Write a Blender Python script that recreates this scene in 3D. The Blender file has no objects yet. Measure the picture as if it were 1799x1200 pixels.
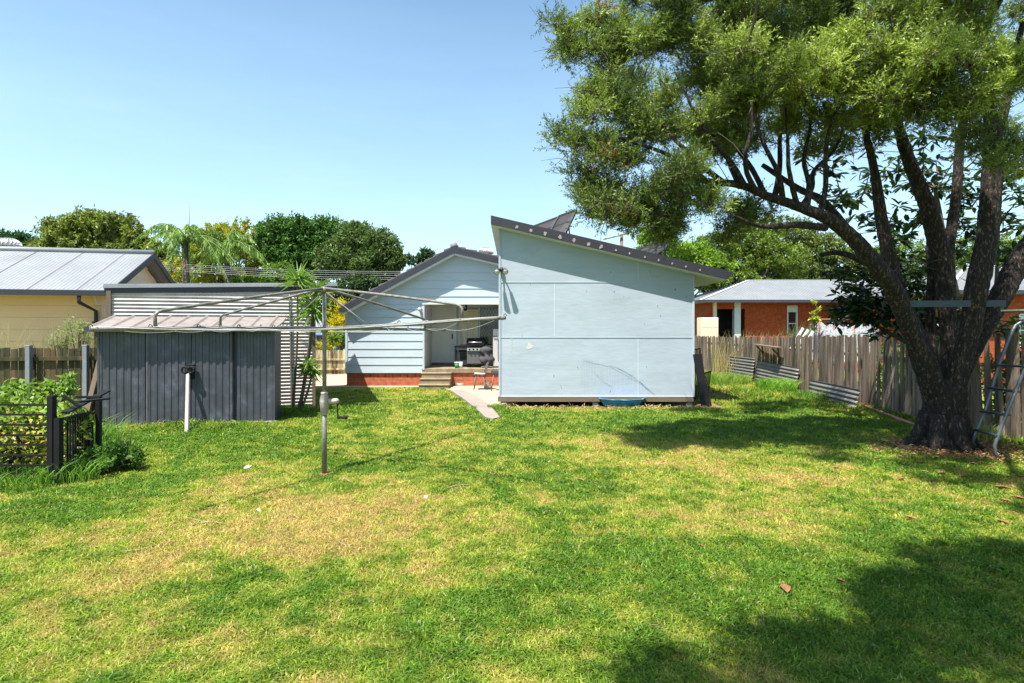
import bpy, math, random
import numpy as np
from mathutils import Vector, Matrix
random.seed(7); rng = np.random.default_rng(11)
C = bpy.context.scene.collection
SC = bpy.context.scene
R = math.radians
# ------------------------------------------------------------------ camera, world, sun, exposure
H = 1.85; F = 1000.0; CX = 900.0; HY = 575.0
cam = bpy.data.cameras.new('camera'); camo = bpy.data.objects.new('camera', cam); C.objects.link(camo)
camo.location = (0, 0, H); camo.rotation_euler = (R(90), 0, 0)
cam.sensor_width = 36; cam.lens = 36 * F / 1799; cam.shift_y = -(600 - HY) / 1799 * 1.0
cam.shift_x = (899.5 - CX) / 1799
cam.clip_start = .05; cam.clip_end = 3000
SC.camera = camo
SC.view_settings.view_transform = 'Standard'; SC.view_settings.look = 'None'
SC.view_settings.exposure = 1.26; SC.view_settings.gamma = 1
TO_SUN = Vector((-.27, -.36, 1)).normalized()
ELEV = math.asin(TO_SUN.z)
w = bpy.data.worlds.new('World'); SC.world = w; w.use_nodes = True
nt = w.node_tree; nt.nodes.clear()
wo = nt.nodes.new('ShaderNodeOutputWorld'); bg = nt.nodes.new('ShaderNodeBackground')
sky = nt.nodes.new('ShaderNodeTexSky'); sky.sky_type = 'NISHITA'; sky.sun_disc = False
sky.sun_elevation = ELEV; sky.sun_rotation = math.atan2(TO_SUN.x, TO_SUN.y)
sky.air_density = 1.0; sky.dust_density = 1.1; sky.ozone_density = 1.6; sky.altitude = 0
bg.inputs[1].default_value = .096
tc = nt.nodes.new('ShaderNodeTexCoord'); mp = nt.nodes.new('ShaderNodeMapping'); mp.inputs['Scale'].default_value = (1.2, 1.2, 7)
nz = nt.nodes.new('ShaderNodeTexNoise'); nz.inputs['Scale'].default_value = 2.2; nz.inputs['Detail'].default_value = 7; nz.inputs['Roughness'].default_value = .62
rp = nt.nodes.new('ShaderNodeValToRGB'); rp.color_ramp.elements[0].position = .40; rp.color_ramp.elements[0].color = (0, 0, 0, 1)
rp.color_ramp.elements[1].position = .78; rp.color_ramp.elements[1].color = (1, 1, 1, 1)
sp = nt.nodes.new('ShaderNodeSeparateXYZ'); mr = nt.nodes.new('ShaderNodeMapRange')
mr.inputs[1].default_value = .55; mr.inputs[2].default_value = .04; mr.inputs[3].default_value = 0.03; mr.inputs[4].default_value = .62
mu = nt.nodes.new('ShaderNodeMath'); mu.operation = 'MULTIPLY'
mx = nt.nodes.new('ShaderNodeMix'); mx.data_type = 'RGBA'; mx.inputs[7].default_value = (6.0, 6.4, 6.9, 1)
nt.links.new(tc.outputs['Generated'], mp.inputs[0]); nt.links.new(mp.outputs[0], nz.inputs['Vector'])
nt.links.new(nz.outputs['Fac'], rp.inputs[0]); nt.links.new(tc.outputs['Generated'], sp.inputs[0])
nt.links.new(sp.outputs[2], mr.inputs[0]); ad = nt.nodes.new('ShaderNodeMath'); ad.operation = 'MULTIPLY_ADD'; ad.inputs[1].default_value = .22; ad.inputs[2].default_value = .52; nt.links.new(rp.outputs[0], ad.inputs[0]); nt.links.new(ad.outputs[0], mu.inputs[0]); nt.links.new(mr.outputs[0], mu.inputs[1])
nt.links.new(mu.outputs[0], mx.inputs[0]); nt.links.new(sky.outputs[0], mx.inputs[6])
tn = nt.nodes.new('ShaderNodeMix'); tn.data_type = 'RGBA'; tn.blend_type = 'MULTIPLY'; tn.inputs[0].default_value = 1; tn.inputs[7].default_value = (.90, 1.08, 1.07, 1); nt.links.new(mx.outputs[2], tn.inputs[6]); nt.links.new(tn.outputs[2], bg.inputs[0]); nt.links.new(bg.outputs[0], wo.inputs[0])
sl = bpy.data.lights.new('sun', 'SUN'); sl.energy = 5.0; sl.angle = R(.5); sl.color = (1, .95, .87)
so = bpy.data.objects.new('sun', sl); C.objects.link(so); so.rotation_euler = (-TO_SUN).to_track_quat('-Z', 'Y').to_euler()
so.location = (0, 0, 20)

# ------------------------------------------------------------------ helpers
def P(px, py, D): return Vector((D * (px - CX) / F, D, H + D * (HY - py) / F))
def G(px, py, z=0.0):
    D = (H - z) * F / (py - HY); return Vector((D * (px - CX) / F, D, z))
WL = {}
def finish(o, label=None, cat=None, group=None, kind=None):
    if label: o['label'] = label
    if cat: o['category'] = cat
    if group: o['group'] = group
    if kind: o['kind'] = kind
    return o
def thing(name, label, cat, loc=(0, 0, 0), group=None):
    o = bpy.data.objects.new(name, None); C.objects.link(o); o.location = loc; o.empty_display_size = .2
    WL[o] = Vector(loc); return finish(o, label, cat, group)
def link_mesh(name, me, mats, parent, pts_min=None):
    o = bpy.data.objects.new(name, me); C.objects.link(o)
    for m in (mats if isinstance(mats, (list, tuple)) else [mats]): me.materials.append(m)
    return o
def np_mesh(name, V, Fc, mats, parent=None, cols=None, smooth=False, origin=None, label=None, cat=None, group=None, kind=None):
    """V (n,3) world coords, Fc (m,k) equal-size faces"""
    V = np.asarray(V, dtype=np.float64).reshape(-1, 3); Fc = np.asarray(Fc, dtype=np.int32)
    if parent is not None: off = WL[parent]
    elif origin is not None: off = Vector(origin)
    else:
        mn = V.min(0); mxx = V.max(0); off = Vector(((mn[0] + mxx[0]) / 2, (mn[1] + mxx[1]) / 2, mn[2]))
    me = bpy.data.meshes.new(name)
    me.vertices.add(len(V)); me.vertices.foreach_set('co', (V - np.array(off)).astype(np.float32).ravel())
    m, k = Fc.shape
    me.loops.add(m * k); me.loops.foreach_set('vertex_index', Fc.ravel())
    me.polygons.add(m); me.polygons.foreach_set('loop_start', np.arange(0, m * k, k, dtype=np.int32))
    me.polygons.foreach_set('loop_total', np.full(m, k, dtype=np.int32))
    if smooth: me.polygons.foreach_set('use_smooth', np.ones(m, dtype=bool))
    me.update(calc_edges=True)
    if cols is not None:
        a = me.color_attributes.new('Col', 'FLOAT_COLOR', 'POINT')
        cc = np.ones((len(V), 4), dtype=np.float32); cc[:, :3] = cols; a.data.foreach_set('color', cc.ravel())
    o = link_mesh(name, me, mats, parent)
    if parent is not None: o.parent = parent
    else: o.location = off
    WL[o] = off
    return finish(o, label, cat, group, kind)
class MB:
    def __init__(s): s.v = []; s.f = []; s.mi = []; s.sm = []
    def add(s, vs, fs, mi=0, sm=False):
        b = len(s.v); s.v += [Vector(v) for v in vs]
        for f in fs: s.f.append([b + i for i in f]); s.mi.append(mi); s.sm.append(sm)
        return s
    def hexa(s, p, mi=0):   # 4 bottom (ccw), 4 top
        return s.add(p, [(3, 2, 1, 0), (4, 5, 6, 7), (0, 1, 5, 4), (1, 2, 6, 5), (2, 3, 7, 6), (3, 0, 4, 7)], mi)
    def box(s, x0, x1, y0, y1, z0, z1, mi=0):
        return s.hexa([(x0, y0, z0), (x1, y0, z0), (x1, y1, z0), (x0, y1, z0), (x0, y0, z1), (x1, y0, z1), (x1, y1, z1), (x0, y1, z1)], mi)
    def obox(s, c, ax, ay, az, mi=0):  # centre, half axes vectors
        c, ax, ay, az = map(Vector, (c, ax, ay, az))
        return s.hexa([c - ax - ay - az, c + ax - ay - az, c + ax + ay - az, c - ax + ay - az, c - ax - ay + az, c + ax - ay + az, c + ax + ay + az, c - ax + ay + az], mi)
    def bar(s, a, b, w, h, up=(0, 0, 1), mi=0):   # rectangular bar from a to b, w across, h along up
        a, b = Vector(a), Vector(b); d = (b - a).normalized(); u = Vector(up); sd = d.cross(u)
        if sd.length < 1e-4: sd = d.cross(Vector((0, 1, 0)))
        sd.normalize(); u = sd.cross(d).normalized()
        return s.obox((a + b) / 2, (b - a) / 2, sd * w / 2 * -1, u * h / 2, mi)
    def tube(s, pts, r, n=10, mi=0, cap=True, rough=0):
        pts = [Vector(p) for p in pts]; m = len(pts)
        rs = r if isinstance(r, (list, tuple)) else [r] * m
        vs = []; prev = None
        for i, p in enumerate(pts):
            t = (pts[min(i + 1, m - 1)] - pts[max(i - 1, 0)]).normalized()
            if prev is None:
                a = t.cross(Vector((0, 0, 1)) if abs(t.z) < .9 else Vector((1, 0, 0))).normalized()
            else:
                a = (prev - t * prev.dot(t))
                if a.length < 1e-5: a = t.cross(Vector((0, 0, 1)))
                a.normalize()
            prev = a; b = t.cross(a)
            for k in range(n):
                an = 2 * math.pi * k / n; rr = rs[i] * (1 + (random.uniform(-rough, rough) if rough else 0))
                vs.append(p + (a * math.cos(an) + b * math.sin(an)) * rr)
        fs = [(i * n + k, i * n + (k + 1) % n, (i + 1) * n + (k + 1) % n, (i + 1) * n + k) for i in range(m - 1) for k in range(n)]
        if cap: fs += [tuple(range(n - 1, -1, -1)), tuple((m - 1) * n + k for k in range(n))]
        return s.add(vs, fs, mi, True)
    def lathe(s, c, prof, n=20, mi=0, axis='z', cap=True):  # prof [(r,z)]
        c = Vector(c); vs = []
        for r_, z_ in prof:
            for k in range(n):
                an = 2 * math.pi * k / n; x, y = r_ * math.cos(an), r_ * math.sin(an)
                vs.append(c + (Vector((x, y, z_)) if axis == 'z' else Vector((x, z_, y)) if axis == 'y' else Vector((z_, x, y))))
        m = len(prof)
        fs = [(i * n + k, i * n + (k + 1) % n, (i + 1) * n + (k + 1) % n, (i + 1) * n + k) for i in range(m - 1) for k in range(n)]
        if cap: fs += [tuple(range(n - 1, -1, -1)), tuple((m - 1) * n + k for k in range(n))]
        return s.add(vs, fs, mi, True)
    def prism(s, poly, ext, mi=0):     # polygon (3d pts) extruded by vector
        poly = [Vector(p) for p in poly]; e = Vector(ext); n = len(poly)
        return s.add(poly + [p + e for p in poly], [tuple(range(n)), tuple(range(2 * n - 1, n - 1, -1))] + [(i, n + i, n + (i + 1) % n, (i + 1) % n) for i in range(n)], mi)
    def corr(s, o, u, vlen, nrm, pitch=.076, amp=.009, along='u', th=True, mi=0, clip=None):
        """corrugated sheet: origin o, u vector (width), vlen vector; waves run so that the ridge lines follow v (along='u' -> profile varies along u)"""
        o, u, v, nn = Vector(o), Vector(u), Vector(vlen), Vector(nrm).normalized()
        if along == 'v': u, v = v, u
        n = max(4, int(u.length / pitch * 6)); vs = []
        for i in range(n + 1):
            t = i / n; d = nn * amp * math.sin(2 * math.pi * t * u.length / pitch)
            vs += [o + u * t + d, o + u * t + v + d]
        return s.add(vs, [(2 * i, 2 * i + 2, 2 * i + 3, 2 * i + 1) for i in range(n)], mi, True)
    def build(s, name, mats, parent=None, label=None, cat=None, group=None, kind=None, origin=None, bevel=0, loc=None):
        if parent is not None: off = WL[parent]
        elif origin is not None: off = Vector(origin)
        else:
            xs = [v.x for v in s.v]; ys = [v.y for v in s.v]; off = Vector(((min(xs) + max(xs)) / 2, (min(ys) + max(ys)) / 2, min(v.z for v in s.v)))
        me = bpy.data.meshes.new(name); me.from_pydata([tuple(v - off) for v in s.v], [], s.f)
        for i, p in enumerate(me.polygons): p.material_index = s.mi[i]; p.use_smooth = s.sm[i]
        me.update()
        o = link_mesh(name, me, mats, parent)
        if parent is not None: o.parent = parent
        else: o.location = off
        WL[o] = off
        if bevel:
            b = o.modifiers.new('bevel', 'BEVEL'); b.width = bevel; b.segments = 2; b.limit_method = 'ANGLE'; b.angle_limit = R(40)
        return finish(o, label, cat, group, kind)
def copy_tree(o, parent=None):
    c = o.copy(); C.objects.link(c); c.parent = parent
    for ch in list(o.children): copy_tree(ch, c)
    return c
# ------------------------------------------------------------------ materials
MATS = {}
def lk(nt, a, b): nt.links.new(a, b)
def M(name, base, rough=.75, var=.18, scale=4, bump=.15, bscale=60, metal=0, stretch=(1, 1, 1), spec=.35, dirt_or_sunflecks=None, dth=(.5, .68), dscale=2.0, dstretch=None, island=0, fine=.1, dist=.01, coat=0):
    if name in MATS: return MATS[name]
    m = bpy.data.materials.new(name); m.use_nodes = True; nt = m.node_tree; N = nt.nodes; b = N['Principled BSDF']
    b.inputs['Roughness'].default_value = rough; b.inputs['Metallic'].default_value = metal; b.inputs['Specular IOR Level'].default_value = spec
    if coat: b.inputs['Coat Weight'].default_value = coat
    tc = N.new('ShaderNodeTexCoord'); mp = N.new('ShaderNodeMapping'); mp.inputs['Scale'].default_value = stretch; lk(nt, tc.outputs['Object'], mp.inputs[0])
    n1 = N.new('ShaderNodeTexNoise'); n1.inputs['Scale'].default_value = scale; n1.inputs['Detail'].default_value = 8; n1.inputs['Roughness'].default_value = .65; lk(nt, mp.outputs[0], n1.inputs['Vector'])
    r1 = N.new('ShaderNodeMapRange'); r1.inputs[1].default_value = .3; r1.inputs[2].default_value = .7; r1.inputs[3].default_value = 1 - var; r1.inputs[4].default_value = 1 + var; lk(nt, n1.outputs['Fac'], r1.inputs[0])
    n2 = N.new('ShaderNodeTexNoise'); n2.inputs['Scale'].default_value = bscale; n2.inputs['Detail'].default_value = 5; lk(nt, mp.outputs[0], n2.inputs['Vector'])
    r2 = N.new('ShaderNodeMapRange'); r2.inputs[1].default_value = .3; r2.inputs[2].default_value = .7; r2.inputs[3].default_value = 1 - fine; r2.inputs[4].default_value = 1 + fine; lk(nt, n2.outputs['Fac'], r2.inputs[0])
    mm = N.new('ShaderNodeMath'); mm.operation = 'MULTIPLY'; lk(nt, r1.outputs[0], mm.inputs[0]); lk(nt, r2.outputs[0], mm.inputs[1])
    val = mm.outputs[0]
    if island:
        gi = N.new('ShaderNodeNewGeometry'); r3 = N.new('ShaderNodeMapRange'); r3.inputs[3].default_value = 1 - island; r3.inputs[4].default_value = 1 + island; lk(nt, gi.outputs['Random Per Island'], r3.inputs[0])
        m3 = N.new('ShaderNodeMath'); m3.operation = 'MULTIPLY'; lk(nt, val, m3.inputs[0]); lk(nt, r3.outputs[0], m3.inputs[1]); val = m3.outputs[0]
    cur = N.new('ShaderNodeRGB').outputs[0]; cur.default_value = (*base, 1)
    if dirt_or_sunflecks:
        md = N.new('ShaderNodeMapping'); md.inputs['Scale'].default_value = dstretch or stretch; lk(nt, tc.outputs['Object'], md.inputs[0])
        nd = N.new('ShaderNodeTexNoise'); nd.inputs['Scale'].default_value = dscale; nd.inputs['Detail'].default_value = 9; nd.inputs['Roughness'].default_value = .7; lk(nt, md.outputs[0], nd.inputs['Vector'])
        rd = N.new('ShaderNodeMapRange'); rd.inputs[1].default_value = dth[0]; rd.inputs[2].default_value = dth[1]; lk(nt, nd.outputs['Fac'], rd.inputs[0])
        mxd = N.new('ShaderNodeMix'); mxd.data_type = 'RGBA'; lk(nt, rd.outputs[0], mxd.inputs[0]); lk(nt, cur, mxd.inputs[6]); mxd.inputs[7].default_value = (*dirt_or_sunflecks, 1); cur = mxd.outputs[2]
    vm = N.new('ShaderNodeVectorMath'); vm.operation = 'SCALE'; lk(nt, cur, vm.inputs[0]); lk(nt, val, vm.inputs['Scale']); lk(nt, vm.outputs[0], b.inputs['Base Color'])
    if bump:
        bp = N.new('ShaderNodeBump'); bp.inputs['Strength'].default_value = bump; bp.inputs['Distance'].default_value = dist; lk(nt, n2.outputs['Fac'], bp.inputs['Height']); lk(nt, bp.outputs[0], b.inputs['Normal'])
    MATS[name] = m; return m
def leafmat(name, c1, c2, trans=.35, rough=.5, attr=False, spec=.3):
    m = bpy.data.materials.new(name); m.use_nodes = True; nt = m.node_tree; N = nt.nodes; b = N['Principled BSDF']; out = N['Material Output']
    b.inputs['Roughness'].default_value = rough; b.inputs['Specular IOR Level'].default_value = spec
    if attr:
        at = N.new('ShaderNodeAttribute'); at.attribute_name = 'Col'; col = at.outputs['Color']
    else:
        gi = N.new('ShaderNodeNewGeometry'); mx = N.new('ShaderNodeMix'); mx.data_type = 'RGBA'; lk(nt, gi.outputs['Random Per Island'], mx.inputs[0])
        mx.inputs[6].default_value = (*c1, 1); mx.inputs[7].default_value = (*c2, 1); col = mx.outputs[2]
        tc = N.new('ShaderNodeTexCoord'); nz = N.new('ShaderNodeTexNoise'); nz.inputs['Scale'].default_value = 1.1; lk(nt, tc.outputs['Object'], nz.inputs['Vector'])
        mr = N.new('ShaderNodeMapRange'); mr.inputs[1].default_value = .35; mr.inputs[2].default_value = .65; mr.inputs[3].default_value = .72; mr.inputs[4].default_value = 1.25; lk(nt, nz.outputs['Fac'], mr.inputs[0])
        vm = N.new('ShaderNodeVectorMath'); vm.operation = 'SCALE'; lk(nt, col, vm.inputs[0]); lk(nt, mr.outputs[0], vm.inputs['Scale']); col = vm.outputs[0]
    lk(nt, col, b.inputs['Base Color'])
    tr = N.new('ShaderNodeBsdfTranslucent'); sc = N.new('ShaderNodeMix'); sc.data_type = 'RGBA'; sc.blend_type = 'MULTIPLY'; sc.inputs[0].default_value = 1
    lk(nt, col, sc.inputs[6]); sc.inputs[7].default_value = (1.25, 1.35, .6, 1); lk(nt, sc.outputs[2], tr.inputs[0])
    ms = N.new('ShaderNodeMixShader'); ms.inputs[0].default_value = trans; lk(nt, b.outputs[0], ms.inputs[1]); lk(nt, tr.outputs[0], ms.inputs[2]); lk(nt, ms.outputs[0], out.inputs[0])
    MATS[name] = m; return m
def brickmat(name, c1, c2, mortar, bw=.24, bh=.086, rough=.85, swap=False):
    m = M(name, c1, rough=rough, bump=0); nt = m.node_tree; N = nt.nodes; b = N['Principled BSDF']
    tc = N.new('ShaderNodeTexCoord'); s = N.new('ShaderNodeSeparateXYZ'); c = N.new('ShaderNodeCombineXYZ'); lk(nt, tc.outputs['Object'], s.inputs[0])
    ad = N.new('ShaderNodeMath'); lk(nt, s.outputs[0], ad.inputs[0]); lk(nt, s.outputs[1], ad.inputs[1])
    lk(nt, ad.outputs[0], c.inputs[0]); lk(nt, s.outputs[2], c.inputs[1])
    br = N.new('ShaderNodeTexBrick'); br.inputs['Scale'].default_value = 1; br.inputs['Brick Width'].default_value = bw; br.inputs['Row Height'].default_value = bh
    br.inputs['Mortar Size'].default_value = .006; br.inputs['Mortar Smooth'].default_value = .3; br.inputs['Bias'].default_value = 0
    br.inputs['Color1'].default_value = (*c1, 1); br.inputs['Color2'].default_value = (*c2, 1); br.inputs['Mortar'].default_value = (*mortar, 1); lk(nt, c.outputs[0], br.inputs['Vector'])
    nz = N.new('ShaderNodeTexNoise'); nz.inputs['Scale'].default_value = 9; nz.inputs['Detail'].default_value = 6; lk(nt, tc.outputs['Object'], nz.inputs['Vector'])
    mr = N.new('ShaderNodeMapRange'); mr.inputs[1].default_value = .3; mr.inputs[2].default_value = .7; mr.inputs[3].default_value = .75; mr.inputs[4].default_value = 1.2; lk(nt, nz.outputs['Fac'], mr.inputs[0])
    vm = N.new('ShaderNodeVectorMath'); vm.operation = 'SCALE'; lk(nt, br.outputs['Color'], vm.inputs[0]); lk(nt, mr.outputs[0], vm.inputs['Scale']); lk(nt, vm.outputs[0], b.inputs['Base Color'])
    bp = N.new('ShaderNodeBump'); bp.inputs['Strength'].default_value = .6; bp.inputs['Distance'].default_value = .006; bp.invert = True; lk(nt, br.outputs['Fac'], bp.inputs['Height']); lk(nt, bp.outputs[0], b.inputs['Normal'])
    return m
m_blue = M('pale_blue_painted_board', (.36, .415, .475), .6, .09, 1.3, .12, 9, stretch=(.5, 1, 2.2), dirt_or_sunflecks=(.30, .345, .37), dth=(.5, .8), dscale=1.6, fine=.04, dist=.02)
m_bluew = M('pale_blue_weatherboard', (.41, .475, .53), .6, .06, 1.5, .1, 40, stretch=(.6, 1, 2), dirt_or_sunflecks=(.34, .395, .41), dth=(.55, .8), dscale=2, fine=.03)
m_white = M('white_paint', (.60, .60, .58), .55, .05, 3, .08, 50, dirt_or_sunflecks=(.5, .49, .44), dth=(.55, .85), fine=.03)
m_trim = M('bright_trim', (.60, .63, .65), .5, .05, 3, 0)
m_navy = M('charcoal_metal_roofing', (.030, .030, .040), .5, .12, 3, .05, 40, spec=.4)
m_dark = M('dark_grey_metal', (.045, .047, .055), .5, .15, 4, .1, 60)
m_black = M('black_plastic', (.009, .009, .010), .65, .2, 6, .1, 80, spec=.2)
m_shed = M('slate_shed_steel', (.058, .060, .075), .42, .13, 2.5, .35, 5, stretch=(1, 1, .8), dirt_or_sunflecks=(.10, .11, .13), dth=(.55, .75), dscale=5, spec=.45, dist=.02)
m_shedroof = M('weathered_shed_roof', (.21, .185, .168), .7, .15, 4, .2, 50, dirt_or_sunflecks=(.16, .13, .12), dth=(.5, .7), dscale=6)
m_galv = M('galvanised_iron', (.46, .425, .395), .5, .15, 2, .1, 30, metal=.2, dirt_or_sunflecks=(.36, .31, .28), dth=(.5, .75), dscale=2.5)
m_rustiron = M('old_grey_iron', (.17, .165, .165), .6, .2, 3, .1, 40, metal=.3, dirt_or_sunflecks=(.10, .075, .06), dth=(.5, .7), dscale=3)
m_roofl = M('light_zinc_roof', (.215, .225, .235), .5, .12, 1.2, .05, 30, metal=.15)
m_steel = M('galvanised_tube', (.19, .185, .17), .55, .2, 20, .15, 90, metal=.25, dirt_or_sunflecks=(.13, .105, .08), dth=(.5, .62), dscale=14)
m_wire = M('grey_wire', (.4, .4, .4), .5, .05, 3, 0, metal=.3)
m_brick = brickmat('orange_brick', (.40, .105, .042), (.33, .075, .035), (.30, .17, .11))
m_brick2 = brickmat('red_orange_brick', (.40, .075, .016), (.32, .05, .012), (.26, .09, .045))
m_cream = M('cream_cladding', (.80, .52, .31), .7, .05, 1, .05, 30, fine=.03)
m_creamw = M('pale_cream_cladding', (.74, .60, .44), .7, .05, 1, .05, 30, fine=.03)
m_wood = M('weathered_timber', (.17, .125, .085), .85, .35, 6, .4, 30, stretch=(1, 1, .16), dirt_or_sunflecks=(.07, .05, .035), dth=(.45, .65), dscale=6, island=.25)
m_woodh = M('weathered_timber_beam', (.16, .125, .085), .85, .35, 6, .4, 30, stretch=(.12, 1, 1), dirt_or_sunflecks=(.09, .075, .06), dth=(.45, .65), dscale=6)
m_pale = M('grey_brown_palings', (.165, .125, .095), .85, .30, 7, .5, 34, stretch=(1, 1, .13), dirt_or_sunflecks=(.05, .038, .028), dth=(.46, .62), dscale=5, island=.42)
m_palel = M('mossy_brown_palings', (.10, .064, .03), .85, .4, 7, .5, 30, stretch=(1, 1, .12), dirt_or_sunflecks=(.035, .035, .015), dth=(.40, .56), dscale=4, island=.3)
m_palef = M('yellow_brown_palings', (.40, .34, .19), .85, .4, 7, .5, 30, stretch=(1, 1, .12), dirt_or_sunflecks=(.07, .05, .03), dth=(.45, .6), dscale=5, island=.25)
m_conc = M('sandy_concrete', (.40, .30, .21), .9, .12, 1.3, .25, 60, dirt_or_sunflecks=(.30, .22, .16), dth=(.5, .72), dscale=1.6)
m_path = M('grey_concrete', (.26, .22, .19), .9, .15, 3, .3, 60, dirt_or_sunflecks=(.17, .14, .12), dth=(.45, .7), dscale=3)
m_step = M('step_concrete', (.26, .205, .13), .9, .12, 3, .3, 50, dirt_or_sunflecks=(.13, .10, .065), dth=(.45, .7), dscale=4)
m_soil = M('bare_soil', (.17, .095, .05), .95, .25, 5, .6, 40, dirt_or_sunflecks=(.30, .2, .10), dth=(.5, .66), dscale=9)
m_bark = M('sunflecked_rough_bark', (.016, .012, .010), .9, .5, 14, 1.0, 30, stretch=(1, 1, .3), dirt_or_sunflecks=(.22, .145, .10), dth=(.53, .72), dscale=34, dstretch=(1, 1, .35), dist=.05)  # near-black shade and tan sunlit flecks are put into the bark colour
m_bark2 = M('grey_bark', (.11, .085, .062), .9, .3, 7, .7, 30, stretch=(1, 1, .25), dist=.03)
m_glass = M('dark_window_glass', (.018, .021, .025), .08, .1, 2, 0, spec=.9)
m_poolb = M('blue_plastic', (.02, .17, .36), .35, .06, 4, .03, 40, spec=.5)
m_grey = M('grey_moulded_plastic', (.38, .35, .35), .5, .08, 5, .05, 50)
m_ladder = M('grey_enamel_tube', (.12, .13, .15), .4, .1, 6, .05, 60, metal=.4)
m_pink = M('faded_red_pipe', (.42, .15, .13), .6, .15, 6, .1, 40, dirt_or_sunflecks=(.25, .14, .12))
m_slate = M('slate_painted_steel', (.04, .055, .065), .4, .12, 5, .05, 40, metal=.4)
m_curt = M('beige_curtain', (.78, .70, .54), .9, .12, 4, .1, 40, stretch=(3, 1, .4))
m_fabric = M('charcoal_cover_fabric', (.05, .05, .052), .8, .2, 8, .3, 60)
m_silver = M('brushed_aluminium', (.55, .54, .52), .35, .1, 6, .05, 60, metal=.8)
m_green = M('green_label', (.05, .25, .06), .5, .1, 5, 0)
m_net = M('white_mesh_netting', (.50, .52, .56), .9, .25, 14, .4, 60, dirt_or_sunflecks=(.2, .2, .23), dth=(.5, .6), dscale=18)
m_rust = M('rusty_tube', (.28, .09, .06), .8, .3, 10, .3, 60)
m_deadleaf = M('dead_leaf_brown', (.23, .105, .048), .8, .35, 8, .3, 50, dirt_or_sunflecks=(.18, .08, .04), dscale=14)
m_twig = M('dry_twig', (.30, .22, .14), .85, .2, 12, .2, 60)
m_paper = M('scrap_paper', (.8, .76, .68), .8, .05, 5, .1, 40)
m_solar = M('solar_back_sheet', (.035, .03, .03), .5, .2, 5, .1, 30)
m_scuff = M('dull_scuff', (.30, .24, .24), .8, .2, 20, 0)
# ------------------------------------------------------------------ ground
def vnoise(x, y, s, seed):
    r = np.random.default_rng(seed); g = r.random((128, 128)); x = np.asarray(x) / s + 37.3; y = np.asarray(y) / s + 51.7
    xi = np.floor(x).astype(int); yi = np.floor(y).astype(int); fx = x - xi; fy = y - yi; fx = fx * fx * (3 - 2 * fx); fy = fy * fy * (3 - 2 * fy)
    a = g[xi % 128, yi % 128]; b = g[(xi + 1) % 128, yi % 128]; c = g[xi % 128, (yi + 1) % 128]; d = g[(xi + 1) % 128, (yi + 1) % 128]
    return (a * (1 - fx) + b * fx) * (1 - fy) + (c * (1 - fx) + d * fx) * fy
def gz(x, y):
    x = np.asarray(x, float); y = np.asarray(y, float); und = np.clip((y - 13.14) / .14, 0, 1) * (x > -.25) * (x < 4.35) * (y < 20.3) * .16
    return -und + (vnoise(x, y, 2.3, 5) - .5) * .05 + (vnoise(x, y, .5, 6) - .5) * .012
def inpoly(x, y, poly):
    x = np.asarray(x); y = np.asarray(y); r = np.zeros(x.shape, bool); n = len(poly)
    for i in range(n):
        x1, y1 = poly[i][:2]; x2, y2 = poly[(i + 1) % n][:2]
        if y1 == y2: continue
        c = ((y1 > y) != (y2 > y)) & (x < (x2 - x1) * (y - y1) / (y2 - y1) + x1); r ^= c
    return r
PATIO = [G(770, 682.5), G(800, 690), G(838, 703), G(852, 712), G(868, 719), G(886, 713), (.1, 13.9, 0), (.4, 17.58, 0), (-1.9, 17.58, 0), (-5.3, 17.58, 0), (-5.35, 17.35, 0)]
PATIO = [(p[0], p[1]) for p in PATIO]
PATH = [(G(a, b)[0], G(a, b)[1]) for a, b in ((790, 688), (812, 702), (834, 719), (853, 737), (866, 740), (878, 737), (868, 724), (852, 709), (836, 698), (812, 688))]
BACK = [(-10, 17.25), (-5.22, 17.25), (-5.22, 21.75), (-10, 21.75)]
STUDIO = [(-.28, 13.2), (4.4, 13.2), (4.4, 21), (-.28, 21)]
SHEDP = [(-7.64, 10.5), (-4.68, 11.2), (-4.9, 12.1), (-7.85, 11.4)]
def blob(x, y, cx, cy, rx, ry): return np.exp(-(((x - cx) / rx) ** 2 + ((y - cy) / ry) ** 2))
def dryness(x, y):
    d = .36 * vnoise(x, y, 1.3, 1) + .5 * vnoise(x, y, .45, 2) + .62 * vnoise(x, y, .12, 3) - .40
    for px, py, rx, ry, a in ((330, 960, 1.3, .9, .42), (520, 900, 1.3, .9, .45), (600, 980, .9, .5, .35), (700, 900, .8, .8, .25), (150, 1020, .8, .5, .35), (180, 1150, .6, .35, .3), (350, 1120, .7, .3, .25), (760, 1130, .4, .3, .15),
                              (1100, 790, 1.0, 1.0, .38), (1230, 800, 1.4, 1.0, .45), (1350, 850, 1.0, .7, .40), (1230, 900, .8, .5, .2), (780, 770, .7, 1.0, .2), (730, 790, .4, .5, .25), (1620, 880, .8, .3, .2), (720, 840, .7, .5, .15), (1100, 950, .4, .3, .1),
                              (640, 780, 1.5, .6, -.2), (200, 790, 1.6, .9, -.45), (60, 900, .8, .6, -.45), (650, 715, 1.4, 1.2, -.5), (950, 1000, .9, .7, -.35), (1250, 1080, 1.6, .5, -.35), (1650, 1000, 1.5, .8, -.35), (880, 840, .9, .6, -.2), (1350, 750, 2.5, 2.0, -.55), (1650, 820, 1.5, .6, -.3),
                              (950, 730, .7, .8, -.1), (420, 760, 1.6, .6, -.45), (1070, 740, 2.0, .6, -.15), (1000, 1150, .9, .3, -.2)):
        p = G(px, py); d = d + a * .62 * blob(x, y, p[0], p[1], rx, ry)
    return np.clip(d, 0, 1)
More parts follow.
